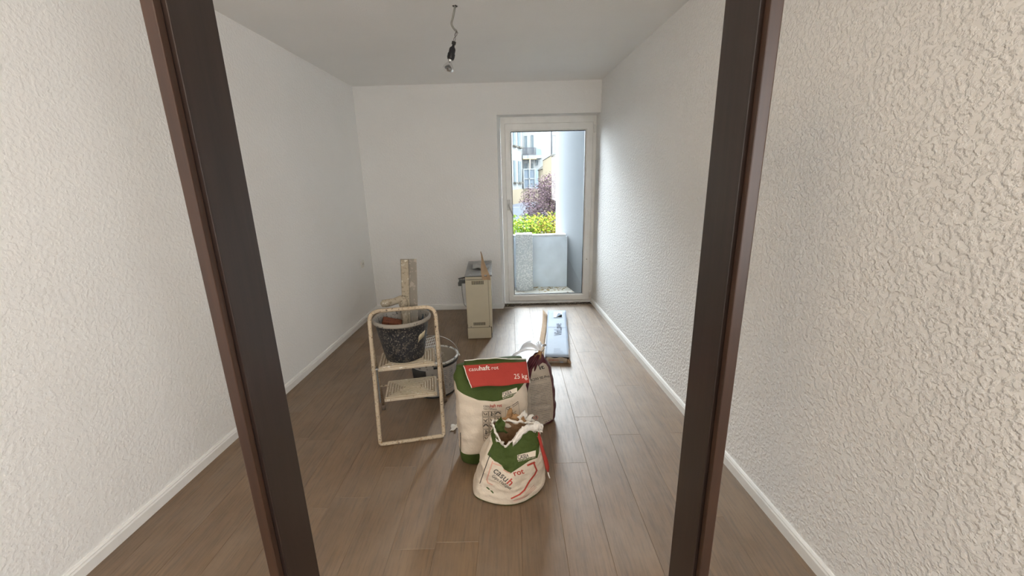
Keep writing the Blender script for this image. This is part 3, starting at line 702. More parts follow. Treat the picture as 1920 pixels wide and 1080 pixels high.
# ------------------------------------------------------------------ old heater
ht = thing('gas_heater', 'beige metal convector heater with slotted end panel standing on the floor', 'heater', (-.3255, 3.712, 0), .045)
HX, HD, HH = .1215, .69, .645
bm = bmesh.new(); box(bm, -HX + .006, .012, .004, HX - .006, HD, HH - .012, .002); obj('carcass', bm, plain('heater_inner', (.008, .008, .008), .9), ht)
bm = bmesh.new(); box(bm, -HX, .014, .15, -HX + .006, HD, HH - .01, .001); obj('side_panel', bm, HEATER, ht)
bm = bmesh.new(); box(bm, HX - .006, .014, .05, HX, HD, HH - .01, .001); obj('side_panel', bm, HEATER, ht)
def slotted(x0, x1, z0, z1, rowsets, y, th):
    xs = {x0, x1}; zs = {z0, z1}; holes = []
    for (sx0, sx1, n, sz0, sz1) in rowsets:
        p = (sx1 - sx0) / n
        for k in range(n): holes.append((sx0 + k * p + p * .22, sx0 + k * p + p * .78, sz0, sz1))
    for h in holes: xs |= {h[0], h[1]}; zs |= {h[2], h[3]}
    xs = sorted(xs); zs = sorted(zs); bm = bmesh.new(); V = {}
    for i, x in enumerate(xs):
        for j, z in enumerate(zs): V[i, j] = bm.verts.new((x, y, z))
    for i in range(len(xs) - 1):
        for j in range(len(zs) - 1):
            cx = (xs[i] + xs[i + 1]) / 2; cz = (zs[j] + zs[j + 1]) / 2
            if any(h[0] < cx < h[1] and h[2] < cz < h[3] for h in holes): continue
            bm.faces.new((V[i, j], V[i + 1, j], V[i + 1, j + 1], V[i, j + 1]))
    bmesh.ops.delete(bm, geom=[v for v in bm.verts if not v.link_faces], context='VERTS')
    return bm
bm = slotted(-HX + .004, HX - .026, .122, .600, [(-.062, .055, 11, .553, .590), (-.062, .055, 11, .140, .172)], 0, .003)
fp = obj('front_panel', bm, HEATER, ht); md = fp.modifiers.new('thickness', 'SOLIDIFY'); md.thickness = .004; md.offset = -1
bm = bmesh.new(); box(bm, HX - .024, .001, .122, HX, .013, HH - .012, .002); obj('corner_post', bm, HEATER, ht)
bm = bmesh.new(); box(bm, -HX + .002, .001, .604, HX - .026, .013, HH - .008, .002); obj('upper_rail', bm, HEATER, ht)
bm = bmesh.new(); box(bm, -HX, -.004, .006, HX - .012, .013, .117, .003); obj('plinth_panel', bm, HEATER, ht)
for x in (-HX + .035, HX - .03):
    bm = bmesh.new(); tube(bm, [(x, -.002, .130), (x, .004, .130)], .004, 8); obj('screw', bm, DARK, ht)
bm = bmesh.new(); box(bm, -HX - .002, -.010, HH - .010, HX + .012, HD + .004, HH + .004, .003)
tp = obj('top_plate', bm, HEATTOP, ht)
bm = bmesh.new(); box(bm, -HX - .002, -.0105, HH - .012, HX + .012, -.004, HH - .007); obj('shadow_gap', bm, DARK, tp)
bm = bmesh.new(); tube(bm, fillet([(-HX - .004, .30, .55), (-HX - .055, .30, .55), (-HX - .06, .30, .42), (-HX - .045, .30, .26), (-HX - .004, .30, .235)], .03), .0045, 8); obj('cable', bm, PAPERG, ht)
bm = bmesh.new(); box(bm, -HX - .085, .275, .50, -HX - .005, .325, .535, .006); box(bm, -HX - .095, .29, .47, -HX - .06, .32, .51, .005); tube(bm, [(-HX - .09, .30, .545), (-HX - .02, .30, .56)], .007, 8)
obj('gas_valve', bm, plain('valve_grey', (.10, .11, .11), .5), ht)
# crumpled paper and cardboard offcut on the heater
g = []
for j in range(12):
    row = []
    for i in range(12):
        x = -.075 + .17 * i / 11; y = .20 + .36 * j / 11 + .08 * (i / 11 - .5) * 0
        row.append(Vector((x + .02 * math.sin(j * .7), y + .03 * math.sin(i * .5), .010 + .028 * abs(nz((x * 12, y * 9, 0), 1, 2)) + .022 * max(0, 1 - abs(j - 3) / 3))))
    g.append(row)
pp_ = sheet('crumpled_paper', g, PAPERG, None, .001); tag(pp_, 'crumpled grey paper sheet lying on the heater top', 'paper'); pp_.location = (-.3255, 3.712, HH + .004)
pp_.rotation_euler = (0, 0, .045)
cs = [((-.281, 3.695, .600), (-.206, 3.697, .600)), ((-.287, 3.697, .645), (-.212, 3.697, .648)), ((-.293, 3.715, .668), (-.224, 3.72, .672)), ((-.298, 3.79, .705), (-.250, 3.80, .712)), ((-.296, 3.87, .755), (-.276, 3.88, .760)), ((-.300, 3.93, .800), (-.292, 3.935, .802)), ((-.310, 3.98, .825), (-.308, 3.982, .826))]
g = [[Vector(a).lerp(Vector(b), t) + Vector((0, .012 * (1 - abs(2 * t - 1)), 0)) for t in (0, .5, 1)] for a, b in cs]
cc = sheet('cardboard_strip', g, CARD, None, .003, False); tag(cc, 'pointed brown cardboard offcut bent over the front edge of heater', 'cardboard')

# ------------------------------------------------------------------ plank carton
c_dir = Vector((.603 - .455, 4.382 - 3.105, 0)).normalized(); c_rz = math.atan2(-c_dir.x, c_dir.y)
ct = thing('plank_carton', 'long flat white-printed plank carton lying open near the balcony door', 'carton', (.262, 3.138, 0), c_rz + .005)
CWd, CL, CH = .206, 1.255, .058
bm = bmesh.new(); box(bm, 0, .0, .0, CWd, CL, .003); box(bm, CWd - .003, 0, .003, CWd, CL, CH); box(bm, .004, CL - .003, .003, CWd - .003, CL, CH - .004); obj('tray', bm, CARD, ct)
g = [[Vector((.002 + CWd * i / 8, CL * j / 16, CH + .003 * nz((i, j * .6, 0), .5, 1) + (.002 if j == 7 else 0))) for i in range(9)] for j in range(17)]
tpn = sheet('top_panel', g, CARDW, ct, .003)
g = [[Vector((.003 - .004 * (1 - k / 3) - .002 * math.sin(j), CL * j / 12, .004 + (CH - .006) * k / 3)) for k in range(4)] for j in range(13)]
sheet('side_panel', g, CARDW, ct, .003)
g = [[Vector((-.006 - .052 * k / 3 - .006 * math.sin(j * .5), .02 + (CL - .02) * j / 12, .004 + .016 * (k / 3) * (0.6 + .4 * math.sin(j * 1.3)) + (.05 * (j / 12) ** 6) * k / 3)) for k in range(4)] for j in range(13)]
sheet('side_flap', g, CARD, ct, .003)
g = [[Vector((.012 + (CWd - .03) * i / 10, -.004 - .003 * math.sin(i), .003 + (.047 + .006 * math.sin(i * 1.1)) * k / 2)) for i in range(11)] for k in range(3)]
ef = sheet('end_flap', g, plain('carton_end', (.40, .34, .27), .85, var=.15), ct, .003)
g = [[Vector((CWd - .016 + .028 * k / 2, -.006 - .028 * k / 2, .003 + .040 * j / 2 * (1 - .3 * k / 2))) for k in range(3)] for j in range(3)]
sheet('corner_flap', g, CARD, ct, .003)
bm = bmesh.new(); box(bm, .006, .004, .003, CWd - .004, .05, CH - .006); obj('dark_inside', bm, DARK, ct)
# label window with torn flap and printed name
bm = bmesh.new(); box(bm, .07, 1.00, CH + .004, .165, 1.20, CH + .0048); obj('label', bm, plain('label_white', (.45, .50, .55), .5, var=.02), tpn)
bm = bmesh.new(); vs_ = [bm.verts.new(p) for p in ((.095, 1.01, CH + .0052), (.160, 1.005, CH + .0052), (.160, 1.10, CH + .0052))]; bm.faces.new(vs_); obj('torn_hole', bm, plain('carton_hole', (.01, .01, .01), .9, spec=0), tpn)
bm = bmesh.new(); vs_ = [bm.verts.new(p) for p in ((.095, 1.014, CH + .0056), (.160, 1.104, CH + .0056), (.120, 1.115, CH + .020))]; bm.faces.new(vs_); tf = obj('torn_flap', bm, CARDW, tpn)
tf.modifiers.new('thickness', 'SOLIDIFY').thickness = .0015
bm = bmesh.new()
for k in range(6): box(bm, .075, .16 - k * .018, CH + .004, .075 + random.uniform(.05, .085), .164 - k * .018, CH + .0045)
box(bm, .012, .70, CH + .0035, .200, .704, CH + .0046)
obj('print_lines', bm, INKB, tpn)['kind'] = 'stuff'

# ------------------------------------------------------------------ lettering tools
def text_polys(s, h=1.0, res=3, bold=0.0):
    cu = bpy.data.curves.new('lettering', 'FONT'); cu.body = s; cu.size = 1.0; cu.resolution_u = res; cu.offset = bold; cu.fill_mode = 'FRONT'
    o = bpy.data.objects.new('lettering', cu); C.objects.link(o); dg = bpy.context.evaluated_depsgraph_get(); dg.update()
    ev = o.evaluated_get(dg); me = ev.to_mesh(); vs = [v.co.copy() for v in me.vertices]; fs = [tuple(p.vertices) for p in me.polygons]
    ev.to_mesh_clear(); bpy.data.objects.remove(o); bpy.data.curves.remove(cu)
    return vs, fs
class Print:
    """flat ink shapes on a plane (u across, v up), then pressed onto a surface along a fixed direction"""
    def __init__(s): s.v = []; s.f = []
    def add(s, vs, fs):
        k = len(s.v); s.v += [(p[0], p[1]) for p in vs]; s.f += [tuple(i + k for i in f) for f in fs]
    def text(s, t, p0, p1, h, shear=0.0, bold=0.0):
        vs, fs = text_polys(t, bold=bold)
        x0 = min(v.x for v in vs); x1 = max(v.x for v in vs)
        p0 = Vector(p0); p1 = Vector(p1); ux = (p1 - p0); nrm = Vector((-ux.y, ux.x)).normalized(); up = (nrm + ux.normalized() * shear) * h
        s.add([p0 + ux * ((v.x - x0) / (x1 - x0)) + up * (v.y / 0.70) for v in vs], fs)
    def poly(s, pts): s.add(pts, [tuple(range(len(pts)))])
    def line(s, pts, w):
        for a, b in zip(pts, pts[1:]):
            a = Vector(a); b = Vector(b); d = (b - a).normalized() * w / 2; n = Vector((-d.y, d.x)); s.poly([a - d - n, b + d - n, b + d + n, a - d + n])
    def rect(s, x0, y0, x1, y1, w): s.line([(x0, y0), (x1, y0), (x1, y1), (x0, y1), (x0, y0)], w)
    def flat(s, name, mat, parent, M):
        o = pyobj(name, [M @ Vector((u, v, 0)) for u, v in s.v], s.f, mat, parent); o['kind'] = 'stuff'; return o
    def press(s, name, mat, parent, bvh, Y0, d, off, maxe=0.012, ymax=9.0):
        bm = bmesh.new(); V = [bm.verts.new((u, v, 0)) for u, v in s.v]
        for f in s.f:
            try: bm.faces.new([V[i] for i in f])
            except ValueError: pass
        bmesh.ops.triangulate(bm, faces=bm.faces[:])
        for _ in range(7):
            e = [e for e in bm.edges if e.calc_length() > maxe]
            if not e: break
            bmesh.ops.subdivide_edges(bm, edges=e, cuts=1); bmesh.ops.triangulate(bm, faces=[f for f in bm.faces if len(f.verts) > 3])
        d = Vector(d).normalized(); bad = []
        for v in bm.verts:
            P = Vector((v.co.x, Y0, v.co.y)) - d * 1.0
            loc, nr, idx, dist = bvh.ray_cast(P, d)
            if loc is None or loc.y > ymax: bad.append(v); continue
            if nr.dot(d) > 0: nr = -nr
            v.co = loc + nr * off
        bmesh.ops.delete(bm, geom=bad, context='VERTS')
        for f in list(bm.faces):
            if max(e.calc_length() for e in f.edges) > maxe * 4: bm.faces.remove(f)
        for f in bm.faces: f.smooth = True
        bmesh.ops.recalc_face_normals(bm, faces=bm.faces)
        for f in bm.faces:
            if f.normal.dot(d) > 0: f.normal_flip()
        o = obj(name, bm, mat, None); o['kind'] = 'stuff'
        if parent:
            o.parent = parent; o.matrix_parent_inverse = parent.matrix_world.inverted()
        return o
def bvh_of(*objs):
    vs, fs = [], []
    dg = bpy.context.evaluated_depsgraph_get(); dg.update()
    for o in objs:
        ev = o.evaluated_get(dg); me = ev.to_mesh(); k = len(vs); Mw = ev.matrix_world
        vs += [Mw @ v.co for v in me.vertices]; fs += [tuple(i + k for i in p.vertices) for p in me.polygons]; ev.to_mesh_clear()
    return BVHTree.FromPolygons(vs, fs)
def par(o, p):
    o.parent = p; o.matrix_parent_inverse = p.matrix_world.inverted(); return o

p = Print(); p.text('VinLove', (0, 0), (.33, 0), .075)
INKC = plain('carton_ink', (.10, .11, .145), .8, spec=.1)
p.flat('lettering', INKC, tpn, Matrix.Translation((.150, .48, CH + .0046)) @ Matrix.Rotation(math.pi / 2, 4, 'Z'))
p = Print(); p.text('ENDO', (.035, .026), (.115, .026), .014); p.flat('lettering', INKR, ef, Matrix.Translation((0, -.012, 0)) @ Matrix.Rotation(math.pi / 2, 4, 'X'))
p = Print(); p.text('120 cm', (.07, .010), (.12, .010), .009); p.poly([(.128, .008), (.155, .008), (.155, .024), (.128, .024)]); p.flat('printed_panel', INKB, ef, Matrix.Translation((0, -.012, 0)) @ Matrix.Rotation(math.pi / 2, 4, 'X'))

# ------------------------------------------------------------------ sacks
def ring_sack(name, center, rz, secs, nphi, parent, mats, zone=None, wr=.006, seed=0, cap=True):
    """secs: list of (z, half_width, half_depth, exponent, dx, dy); smooth sections, z may be a function of angle"""
    vs, fs, mi = [], [], []
    ca, sa = math.cos(rz), math.sin(rz); n = len(secs)
    for j, s in enumerate(secs):
        z, a, b, e, dx, dy = s
        for k in range(nphi):
            t = 2 * math.pi * k / nphi; c_, s_ = math.cos(t), math.sin(t)
            x = a * math.copysign(abs(c_) ** (2 / e), c_) + dx; y = b * math.copysign(abs(s_) ** (2 / e), s_) + dy
            zz = z(t, x) if callable(z) else z
            p = Vector((x, y, zz)); q = Vector((c_, s_, 0))
            amt = wr * min(1, 6 * (j / n)) * (1 if j < n - 1 else .6)
            p += q * amt * (nz((x * 1, y * 1, zz * 2.2), 9, seed) + .6 * nz((x, y, zz * 1.6), 22, seed + 3))
            vs.append(Vector((center[0] + p.x * ca - p.y * sa, center[1] + p.x * sa + p.y * ca, max(0.001, p.z))))
    for j in range(n - 1):
        for k in range(nphi):
            q = (k + 1) % nphi; fs.append((j * nphi + k, j * nphi + q, (j + 1) * nphi + q, (j + 1) * nphi + k)); mi.append(zone[j] if zone else 0)
    if cap:
        fs.append(tuple(range(nphi))[::-1]); mi.append(zone[0] if zone else 0)
        fs.append(tuple((n - 1) * nphi + k for k in range(nphi))); mi.append(zone[-1] if zone else 0)
    o = pyobj(name, vs, fs, mats, None, True, mi); 
    if parent: par(o, parent)
    return o
def smoothstep(t): return t * t * (3 - 2 * t)
# ---- tall sack standing at the back, folded over at the top
BC = (-.128, 1.992)
sb = thing('gypsum_sack', 'tall full white and green gypsum sack with red folded-over top', 'sack', (BC[0], BC[1], 0), 0)
bpy.context.view_layer.update()
def zlow(t, x): return .076 + .004 * math.sin(3 * t)
def ztop(t, x):
    # lower edge of the green shoulder dips in the middle of the front
    f = float(np.interp(x, [-.2, -.165, -.085, .0, .09, .15, .19], [.450, .432, .398, .374, .384, .416, .455]))
    w = max(0, min(1, -math.sin(t) * 4)); return f * w + .470 * (1 - w)
secs = []; zone = []
prof = [(0, .183, .088, 3.4), (.012, .192, .098, 3.2), ('L', .197, .105, 3.0)]
secs.append((.001, .180, .086, 3.2, 0, 0)); zone.append(1); secs.append((.010, .190, .097, 3.1, 0, 0)); zone.append(1)
secs.append((zlow, .196, .103, 3.0, 0, 0)); zone.append(0)
NB = 46
def shape(zf):  # zf 0..1 over full height .56
    a = .191 + .006 * math.sin(zf * 3.1) - .012 * smoothstep(max(0, (zf - .78) / .22))
    b = .104 + .018 * math.sin(min(1, zf / .85) * 3.1) * .7; 
    if zf > .68: b = b * (1 - .70 * smoothstep((zf - .68) / .32))
    return a, b
for i in range(1, NB):
    f = i / NB
    def zz(t, x, f=f): return zlow(t, x) + (ztop(t, x) - zlow(t, x)) * f
    a, b = shape((.076 + (.40 - .076) * f) / .56); secs.append((zz, a, b, 2.9, 0, .012 * f)); zone.append(0)
secs.append((ztop, *shape(.40 / .56), 2.9, 0, .012)); zone.append(1)
for i in range(1, 15):
    f = i / 14
    def zz(t, x, f=f): return ztop(t, x) + (.555 - ztop(t, x)) * f
    a, b = shape((.40 + .16 * f) / .56); secs.append((zz, a, b, 2.9, 0, .012 + .010 * f)); zone.append(1)
body = ring_sack('sack_body', BC, math.radians(15), secs, 130, sb, [SACKW, GREEN], zone, .007, 2)
# the folded-over top: rises green behind, bends, comes down red in front
TL, TR, BL, BR = Vector((-.262, 1.925, .576)), Vector((.068, 2.025, .541)), Vector((-.217, 1.850, .486)), Vector((.080, 1.938, .458))
g = []
for j in range(15):
    row = []
    for i in range(25):
        u = i / 24
        if j < 5:   # back leg going up from the sack's closed mouth
            t = j / 4; a_ = Vector((-.285, 1.985, .47)).lerp(Vector((.055, 2.065, .47)), u); b_ = (TL + Vector((.0, .030, .012))).lerp(TR + Vector((.0, .022, .004)), u); q = a_.lerp(b_, t)
            q.z += .012 * t * math.sin(u * 3.14 * .9) * (1.2 - u)
        else:
            t = (j - 5) / 9; q = TL.lerp(TR, u).lerp(BL.lerp(BR, u), t)
            q += Vector((0, -.012 * math.sin(t * 3.14), .003 * math.sin(u * 9) * t))
        q += Vector((.002, .005, .003)) * nz((u * 5, j * .5, 0), 1, 7)
        row.append(q)
    g.append(row)
mi = [(0 if j < 5 else 1) for j in range(14) for i in range(24)]
flap = sheet('folded_flap', g, [GREEN, RED], None, .0025, True, mi); par(flap, sb)
edge = bmesh.new(); tube(edge, [r[0] + Vector((-.001, 0, 0)) for r in g[5:]], .0028, 6); tube(edge, [r[-1] for r in g[5:]], .0028, 6); tube(edge, [q + Vector((0, -.001, .001)) for q in g[4]], .003, 6, jit=.3)
par(obj('flap_edge', edge, TORN), sb)
dB = (-.052, .848, -.527)
tb = bvh_of(body); tfp = bvh_of(flap)
p = Print(); p.text('casu', (-.234, .553), (-.183, .558), .024); p.text('haft', (-.180, .5585), (-.125, .563), .028, bold=.02); p.text('rot', (-.116, .5635), (-.079, .567), .024)
p.text('25 kg', (.001, .507), (.072, .510), .030); p.press('lettering', INKW, sb, tfp, 1.9, dB, .0014)
p = Print(); p.text('CASEA', (-.058, .4055), (-.012, .4225), .021, bold=.015); p.press('lettering', INK, sb, tb, 1.9, dB, .0020)
p = Print(); p.poly([(-.066, .400), (.016, .430), (.016, .458), (-.064, .428)]); p.press('printed_panel', CREAM, sb, tb, 1.9, dB, .0012)
p = Print(); p.text('BAUSTOFFE ZUM LEBEN', (-.062, .389), (.012, .416), .009); p.press('lettering', CREAM, sb, tb, 1.9, dB, .0014, .02)
p = Print(); p.text('casu', (-.168, .344), (-.133, .340), .017); p.press('lettering', INK, sb, tb, 1.9, dB, .0014)
p = Print(); p.text('haft rot', (-.131, .340), (-.070, .343), .019, bold=.02); p.press('lettering', INKR, sb, tb, 1.9, dB, .0014)
p = Print(); p.text('Gips-Haftputz', (-.168, .330), (-.098, .326), .010)
bx, bz, w, h = -.174, .318, .030, .031
for r_ in range(5):
    for c_ in range(3):
        if r_ == 4 and c_ == 2: continue
        x0 = bx + c_ * .0335; z0 = bz - r_ * .0365 - h; p.rect(x0, z0, x0 + w, z0 + h, .0016)
        k = r_ * 3 + c_
        if k % 4 == 0: p.line([(x0 + .006, z0 + .024), (x0 + .012, z0 + .012), (x0 + .022, z0 + .010)], .003); p.poly([(x0 + .018, z0 + .014), (x0 + .025, z0 + .014), (x0 + .022, z0 + .022)])
        elif k % 4 == 1: p.line([(x0 + .014, z0 + .005), (x0 + .014, z0 + .026)], .0045); p.line([(x0 + .008, z0 + .008), (x0 + .024, z0 + .008)], .003); p.line([(x0 + .019, z0 + .020), (x0 + .024, z0 + .013)], .003)
        elif k % 4 == 2: p.line([(x0 + .004, z0 + .016), (x0 + .010, z0 + .024), (x0 + .020, z0 + .024), (x0 + .026, z0 + .016)], .0055)
        else: p.line([(x0 + .005, z0 + .018), (x0 + .015, z0 + .010), (x0 + .024, z0 + .020)], .0035); p.poly([(x0 + .008, z0 + .006), (x0 + .022, z0 + .006), (x0 + .016, z0 + .012)])
p.text('CE', (-.044, .322), (-.022, .327), .018, bold=.01)
for k in range(7):
    z0 = .318 - k * .012 if k > 1 else .352 - k * .012; x0 = -.012 if k < 2 else -.020 - .002 * k
    p.line([(x0, z0), (x0 + .016, z0 + .010), (x0 + .030, z0 + .022)], .0022)
for k in range(4): p.line([(-.044, .28 - k * .017), (-.024, .282 - k * .017)], .0022)
p.press('printed_icons', INK, sb, tb, 1.9, dB, .0014)
p = Print(); p.line([(-.050, .20), (-.051, .305), (-.050, .335), (-.012, .350), (.020, .372), (.026, .30), (.026, .20)], .0016)
for k in range(5): p.line([(.003, .23 + .013 * k - .06), (.020, .24 + .013 * k - .06)], .0016)
p.press('printed_frame', INKG, sb, tb, 1.9, dB, .0012)
p = Print()
for k in range(14): p.line([(-.305 + .0005 * k, .075 + k * .0085), (-.303 + .0005 * k, .080 + k * .0085)], .004)
p.press('side_print', INK, sb, tb, 1.9, dB, .0012)
# ---- front sack, torn open
FC = (-.033, 1.735)
sf = thing('torn_sack', 'half-empty white and green gypsum sack with torn crumpled top, in front', 'sack', (FC[0], FC[1], 0))
bpy.context.view_layer.update()
base_pts = [(-.224, 1.700), (-.206, 1.640), (-.130, 1.600), (-.040, 1.583), (.035, 1.602), (.105, 1.655), (.146, 1.735), (.135, 1.81), (.06, 1.865), (-.07, 1.875), (-.180, 1.83), (-.222, 1.77)]
mid_pts = [(-.180, 1.715), (-.168, 1.660), (-.110, 1.618), (-.034, 1.588), (.038, 1.612), (.106, 1.668), (.143, 1.74), (.128, 1.81), (.06, 1.86), (-.06, 1.868), (-.150, 1.83), (-.183, 1.775)]
top_pts = [(-.108, 1.725), (-.098, 1.698), (-.060, 1.672), (-.018, 1.672), (.034, 1.692), (.086, 1.706), (.116, 1.728), (.108, 1.745), (.060, 1.742), (-.010, 1.748), (-.070, 1.752), (-.108, 1.745)]
top_z = [.352, .345, .268, .292, .348, .352, .335, .338, .342, .345, .348, .355]
NP = 156
def spl(vals, t):
    n = len(vals); f = t * n; i = int(f) % n; u = f - int(f); P = [np.array(vals[(i + k) % n], float) for k in (-1, 0, 1, 2)]
    return .5 * ((2 * P[1]) + (-P[0] + P[2]) * u + (2 * P[0] - 5 * P[1] + 4 * P[2] - P[3]) * u * u + (-P[0] + 3 * P[1] - 3 * P[2] + P[3]) * u ** 3)
vs, fs, mi = [], [], []; NR = 60; rim_pts = []
for j in range(NR + 1):
    v = j / NR
    for k in range(NP):
        t = k / NP; b = spl(base_pts, t); m_ = spl(mid_pts, t); tp_ = spl(top_pts, t); zt = float(spl([(z,) for z in top_z], t)[0])
        z = zt * v
        # plan outline: base -> full middle -> drawn-in neck
        if v < .40: q = b + (m_ - b) * smoothstep(v / .40)
        else: q = m_ + (tp_ - m_) * smoothstep((v - .40) / .60) ** 1.05
        if v < .06: q = FC + (q - FC) * (.955 + .045 * math.sqrt(v / .06))
        d = (q - FC); d = d / np.linalg.norm(d)
        w = .0055 * min(1, v * 8) * (1 + 1.2 * max(0, v - .55)) * (nz((q[0], q[1], z * .8), 16, 4) + .8 * nz((q[0] * .8, q[1] * .8, z * 1.8), 34, 6))
        # soft horizontal sag folds low down
        w += .0022 * math.sin(z * 150 + 6 * nz((q[0], q[1], 0), 7)) * max(0, 1 - abs(z - .06) / .07)
        q = q + d * w
        vs.append(Vector((q[0], q[1], max(.001, z + .006 * v * nz((q[0], q[1], 1), 40, 9)))))
for j in range(NR):
    for k in range(NP):
        q = (k + 1) % NP; fs.append((j * NP + k, j * NP + q, (j + 1) * NP + q, (j + 1) * NP + k)); mi.append(1 if j < 2 else 0)
fs.append(tuple(range(NP))[::-1]); mi.append(1)
fbody = pyobj('sack_body', vs, fs, [SACKW, GREEN], None, True, mi); par(fbody, sf)
rim = vs[NR * NP:]
# inner ply and powder inside
vi, fi = [], []
for j in range(8):
    v = j / 7
    for k in range(NP):
        r0 = rim[k]; c_ = Vector((FC[0] + .03, FC[1] + .005, .2)); q = r0.lerp(Vector((c_.x + (r0.x - c_.x) * .75, c_.y + (r0.y - c_.y) * .75, .18)), v); vi.append(q + Vector((0, 0, -.001)))
for j in range(7):
    for k in range(NP): q = (k + 1) % NP; fi.append((j * NP + k, (j + 1) * NP + k, (j + 1) * NP + q, j * NP + q))
fi.append(tuple(7 * NP + k for k in range(NP))[::-1])
inn = pyobj('inner_ply', vi, fi, paper('inner_kraft', (0.22, 0.125, 0.06), 0.6), None, True); par(inn, sf)
# rolled, ragged white edge
rr = random.Random(5); bm = bmesh.new()
pth = [p_ + Vector((0.004 * nz(p_, 50), .004 * nz(p_, 50, 2), .007 + .010 * nz(p_, 28, 3))) for p_ in rim[::2]]
tube(bm, pth, lambda t: max(.0015, .0045 + .0075 * noise.noise(Vector((t * 55, 1, 0)))), 9, closed=True, jit=.35, flat=1.3)
par(obj('torn_edge', bm, TORN), sf)
lipk = [k for k in range(NP) if rim[k].x > -.020 and rim[k].y < 1.737]
g = []
for m_, (o_, dz) in enumerate(((-.003, .008), (.004, .013), (.011, .008), (.013, -.006), (.012, -.022))):
    row = []
    for k in lipk:
        c_ = rim[k]; d = Vector((c_.x - FC[0], c_.y - FC[1] - .02, 0)).normalized()
        row.append(c_ + d * (o_ + .006 * nz(c_, 60, m_)) + Vector((0, 0, dz + (.012 * nz(c_, 45, 4 + m_) if m_ > 1 else .006 * nz(c_, 70, 8)))))
    g.append(row)
par(sheet('folded_lip', g, TORN, None, .0014), sf)
def petal(name, base, tip, width, curl, mat, seed):
    base = Vector(base); tip = Vector(tip); ax = tip - base; side = ax.cross(Vector(curl)).normalized(); g = []
    for j in range(9):
        t = j / 8; w = width * (1 - t ** 1.7) * (.85 + .25 * math.sin(seed + j)); row = []
        for i in range(7):
            u = i / 6 * 2 - 1; q = base + ax * t + Vector(curl) * (t * t) * .5 + side * (w * u) - Vector(curl) * .35 * abs(u) ** 2
            row.append(q + Vector((nz(q, 70, seed), nz(q, 70, seed + 1), nz(q, 70, seed + 2))) * .011)
        g.append(row)
    o = sheet(name, g, mat, None, .0012); par(o, sf); return o
petal('torn_ply', (-.040, 1.760, .335), (-.020, 1.78, .412), .034, (0.01, -.02, 0), KRAFT, 1)
petal('torn_ply', (.000, 1.760, .330), (-.012, 1.78, .385), .045, (0, -.03, .0), KRAFT, 3)
petal('torn_ply', (.040, 1.760, .335), (.044, 1.775, .405), .036, (.01, -.03, 0), TORN, 4)
petal('torn_ply', (.064, 1.755, .325), (.076, 1.765, .385), .042, (.015, -.03, 0), TORN, 7)
petal('torn_ply', (.050, 1.748, .315), (.036, 1.745, .385), .020, (0, -.02, 0), KRAFT, 9)
petal('torn_ply', (-.082, 1.705, .325), (-.070, 1.722, .392), .046, (-.005, .02, 0), GREEN, 2)
petal('torn_ply', (-.062, 1.672, .290), (-.094, 1.650, .312), .018, (0, 0, .02), TORN, 12)
petal('torn_ply', (.098, 1.715, .315), (.130, 1.710, .325), .024, (0, 0, -.02), TORN, 15)
dF = (-.014, .775, -.632); tb = bvh_of(fbody)
p = Print(); p.poly([(-.110, .345), (-.137, .283), (-.118, .262), (-.104, .244), (-.088, .236), (-.070, .220), (-.058, .196), (-.044, .186), (-.029, .172), (-.023, .227), (.010, .229), (.062, .240), (.104, .258), (.112, .285), (.118, .340), (.118, .44), (-.125, .44)])
p.press('green_panel', GREEN, sf, tb, 1.6, dF, .0012, .008, 1.725)
p = Print(); p.poly([(.006, .247), (.094, .268), (.096, .300), (.006, .274)]); p.press('printed_panel', CREAM, sf, tb, 1.6, dF, .0020)
p = Print(); p.text('CASEA', (.010, .2515), (.062, .262), .021, bold=.02); p.press('lettering', INK, sf, tb, 1.6, dF, .0028)
p = Print(); p.text('BAUSTOFFE ZUM LEBEN', (.010, .237), (.094, .258), .009); p.press('lettering', CREAM, sf, tb, 1.6, dF, .0020, .02)
p = Print(); p.text('casu', (-.113, .184), (-.054, .126), .036, .0); p.text('Gips-Haftput', (-.119, .157), (-.032, .082), .017)
for k in range(16): p.line([(-.178 + .0036 * k, .12 + .0108 * k), (-.1755 + .0036 * k, .1275 + .0108 * k)], .0035)
p.press('lettering', INK, sf, tb, 1.6, dF, .0014)
p = Print(); p.text('h', (-.049, .120), (-.033, .105), .036, bold=.02); p.text('rot', (-.010, .158), (.038, .172), .030, bold=.02)
p.line([(.056, .217), (.086, .231)], .010); p.line([(.084, .228), (.0985, .186), (.088, .163), (.062, .128), (.036, .078), (.012, .054), (-.026, .034)], .008)
p.press('lettering', INKR, sf, tb, 1.6, dF, .0014)
p = Print(); p.line([(-.113, .240), (-.143, .140), (-.138, .122), (-.118, .112)], .006); p.line([(-.112, .232), (-.073, .216)], .006); p.line([(-.060, .192), (-.042, .180), (-.032, .176)], .006)
for k in range(3): p.line([(-.022 + .006 * k, .018 - .003 * k), (.03 + .008 * k, .042), (.085 + .006 * k, .105 - .008 * k)], .0022)
p.press('printed_frame', INKP, sf, tb, 1.6, dF, .0013)
p = Print(); p.poly([(-.150, .098), (-.140, .098), (-.128, .084), (-.135, .082)]); p.poly([(-.130, .080), (-.118, .078), (-.110, .062), (-.116, .062)]); p.press('green_mark', plain('dark_green_ink', (.05, .09, .02), .7), sf, tb, 1.6, dF, .0014)
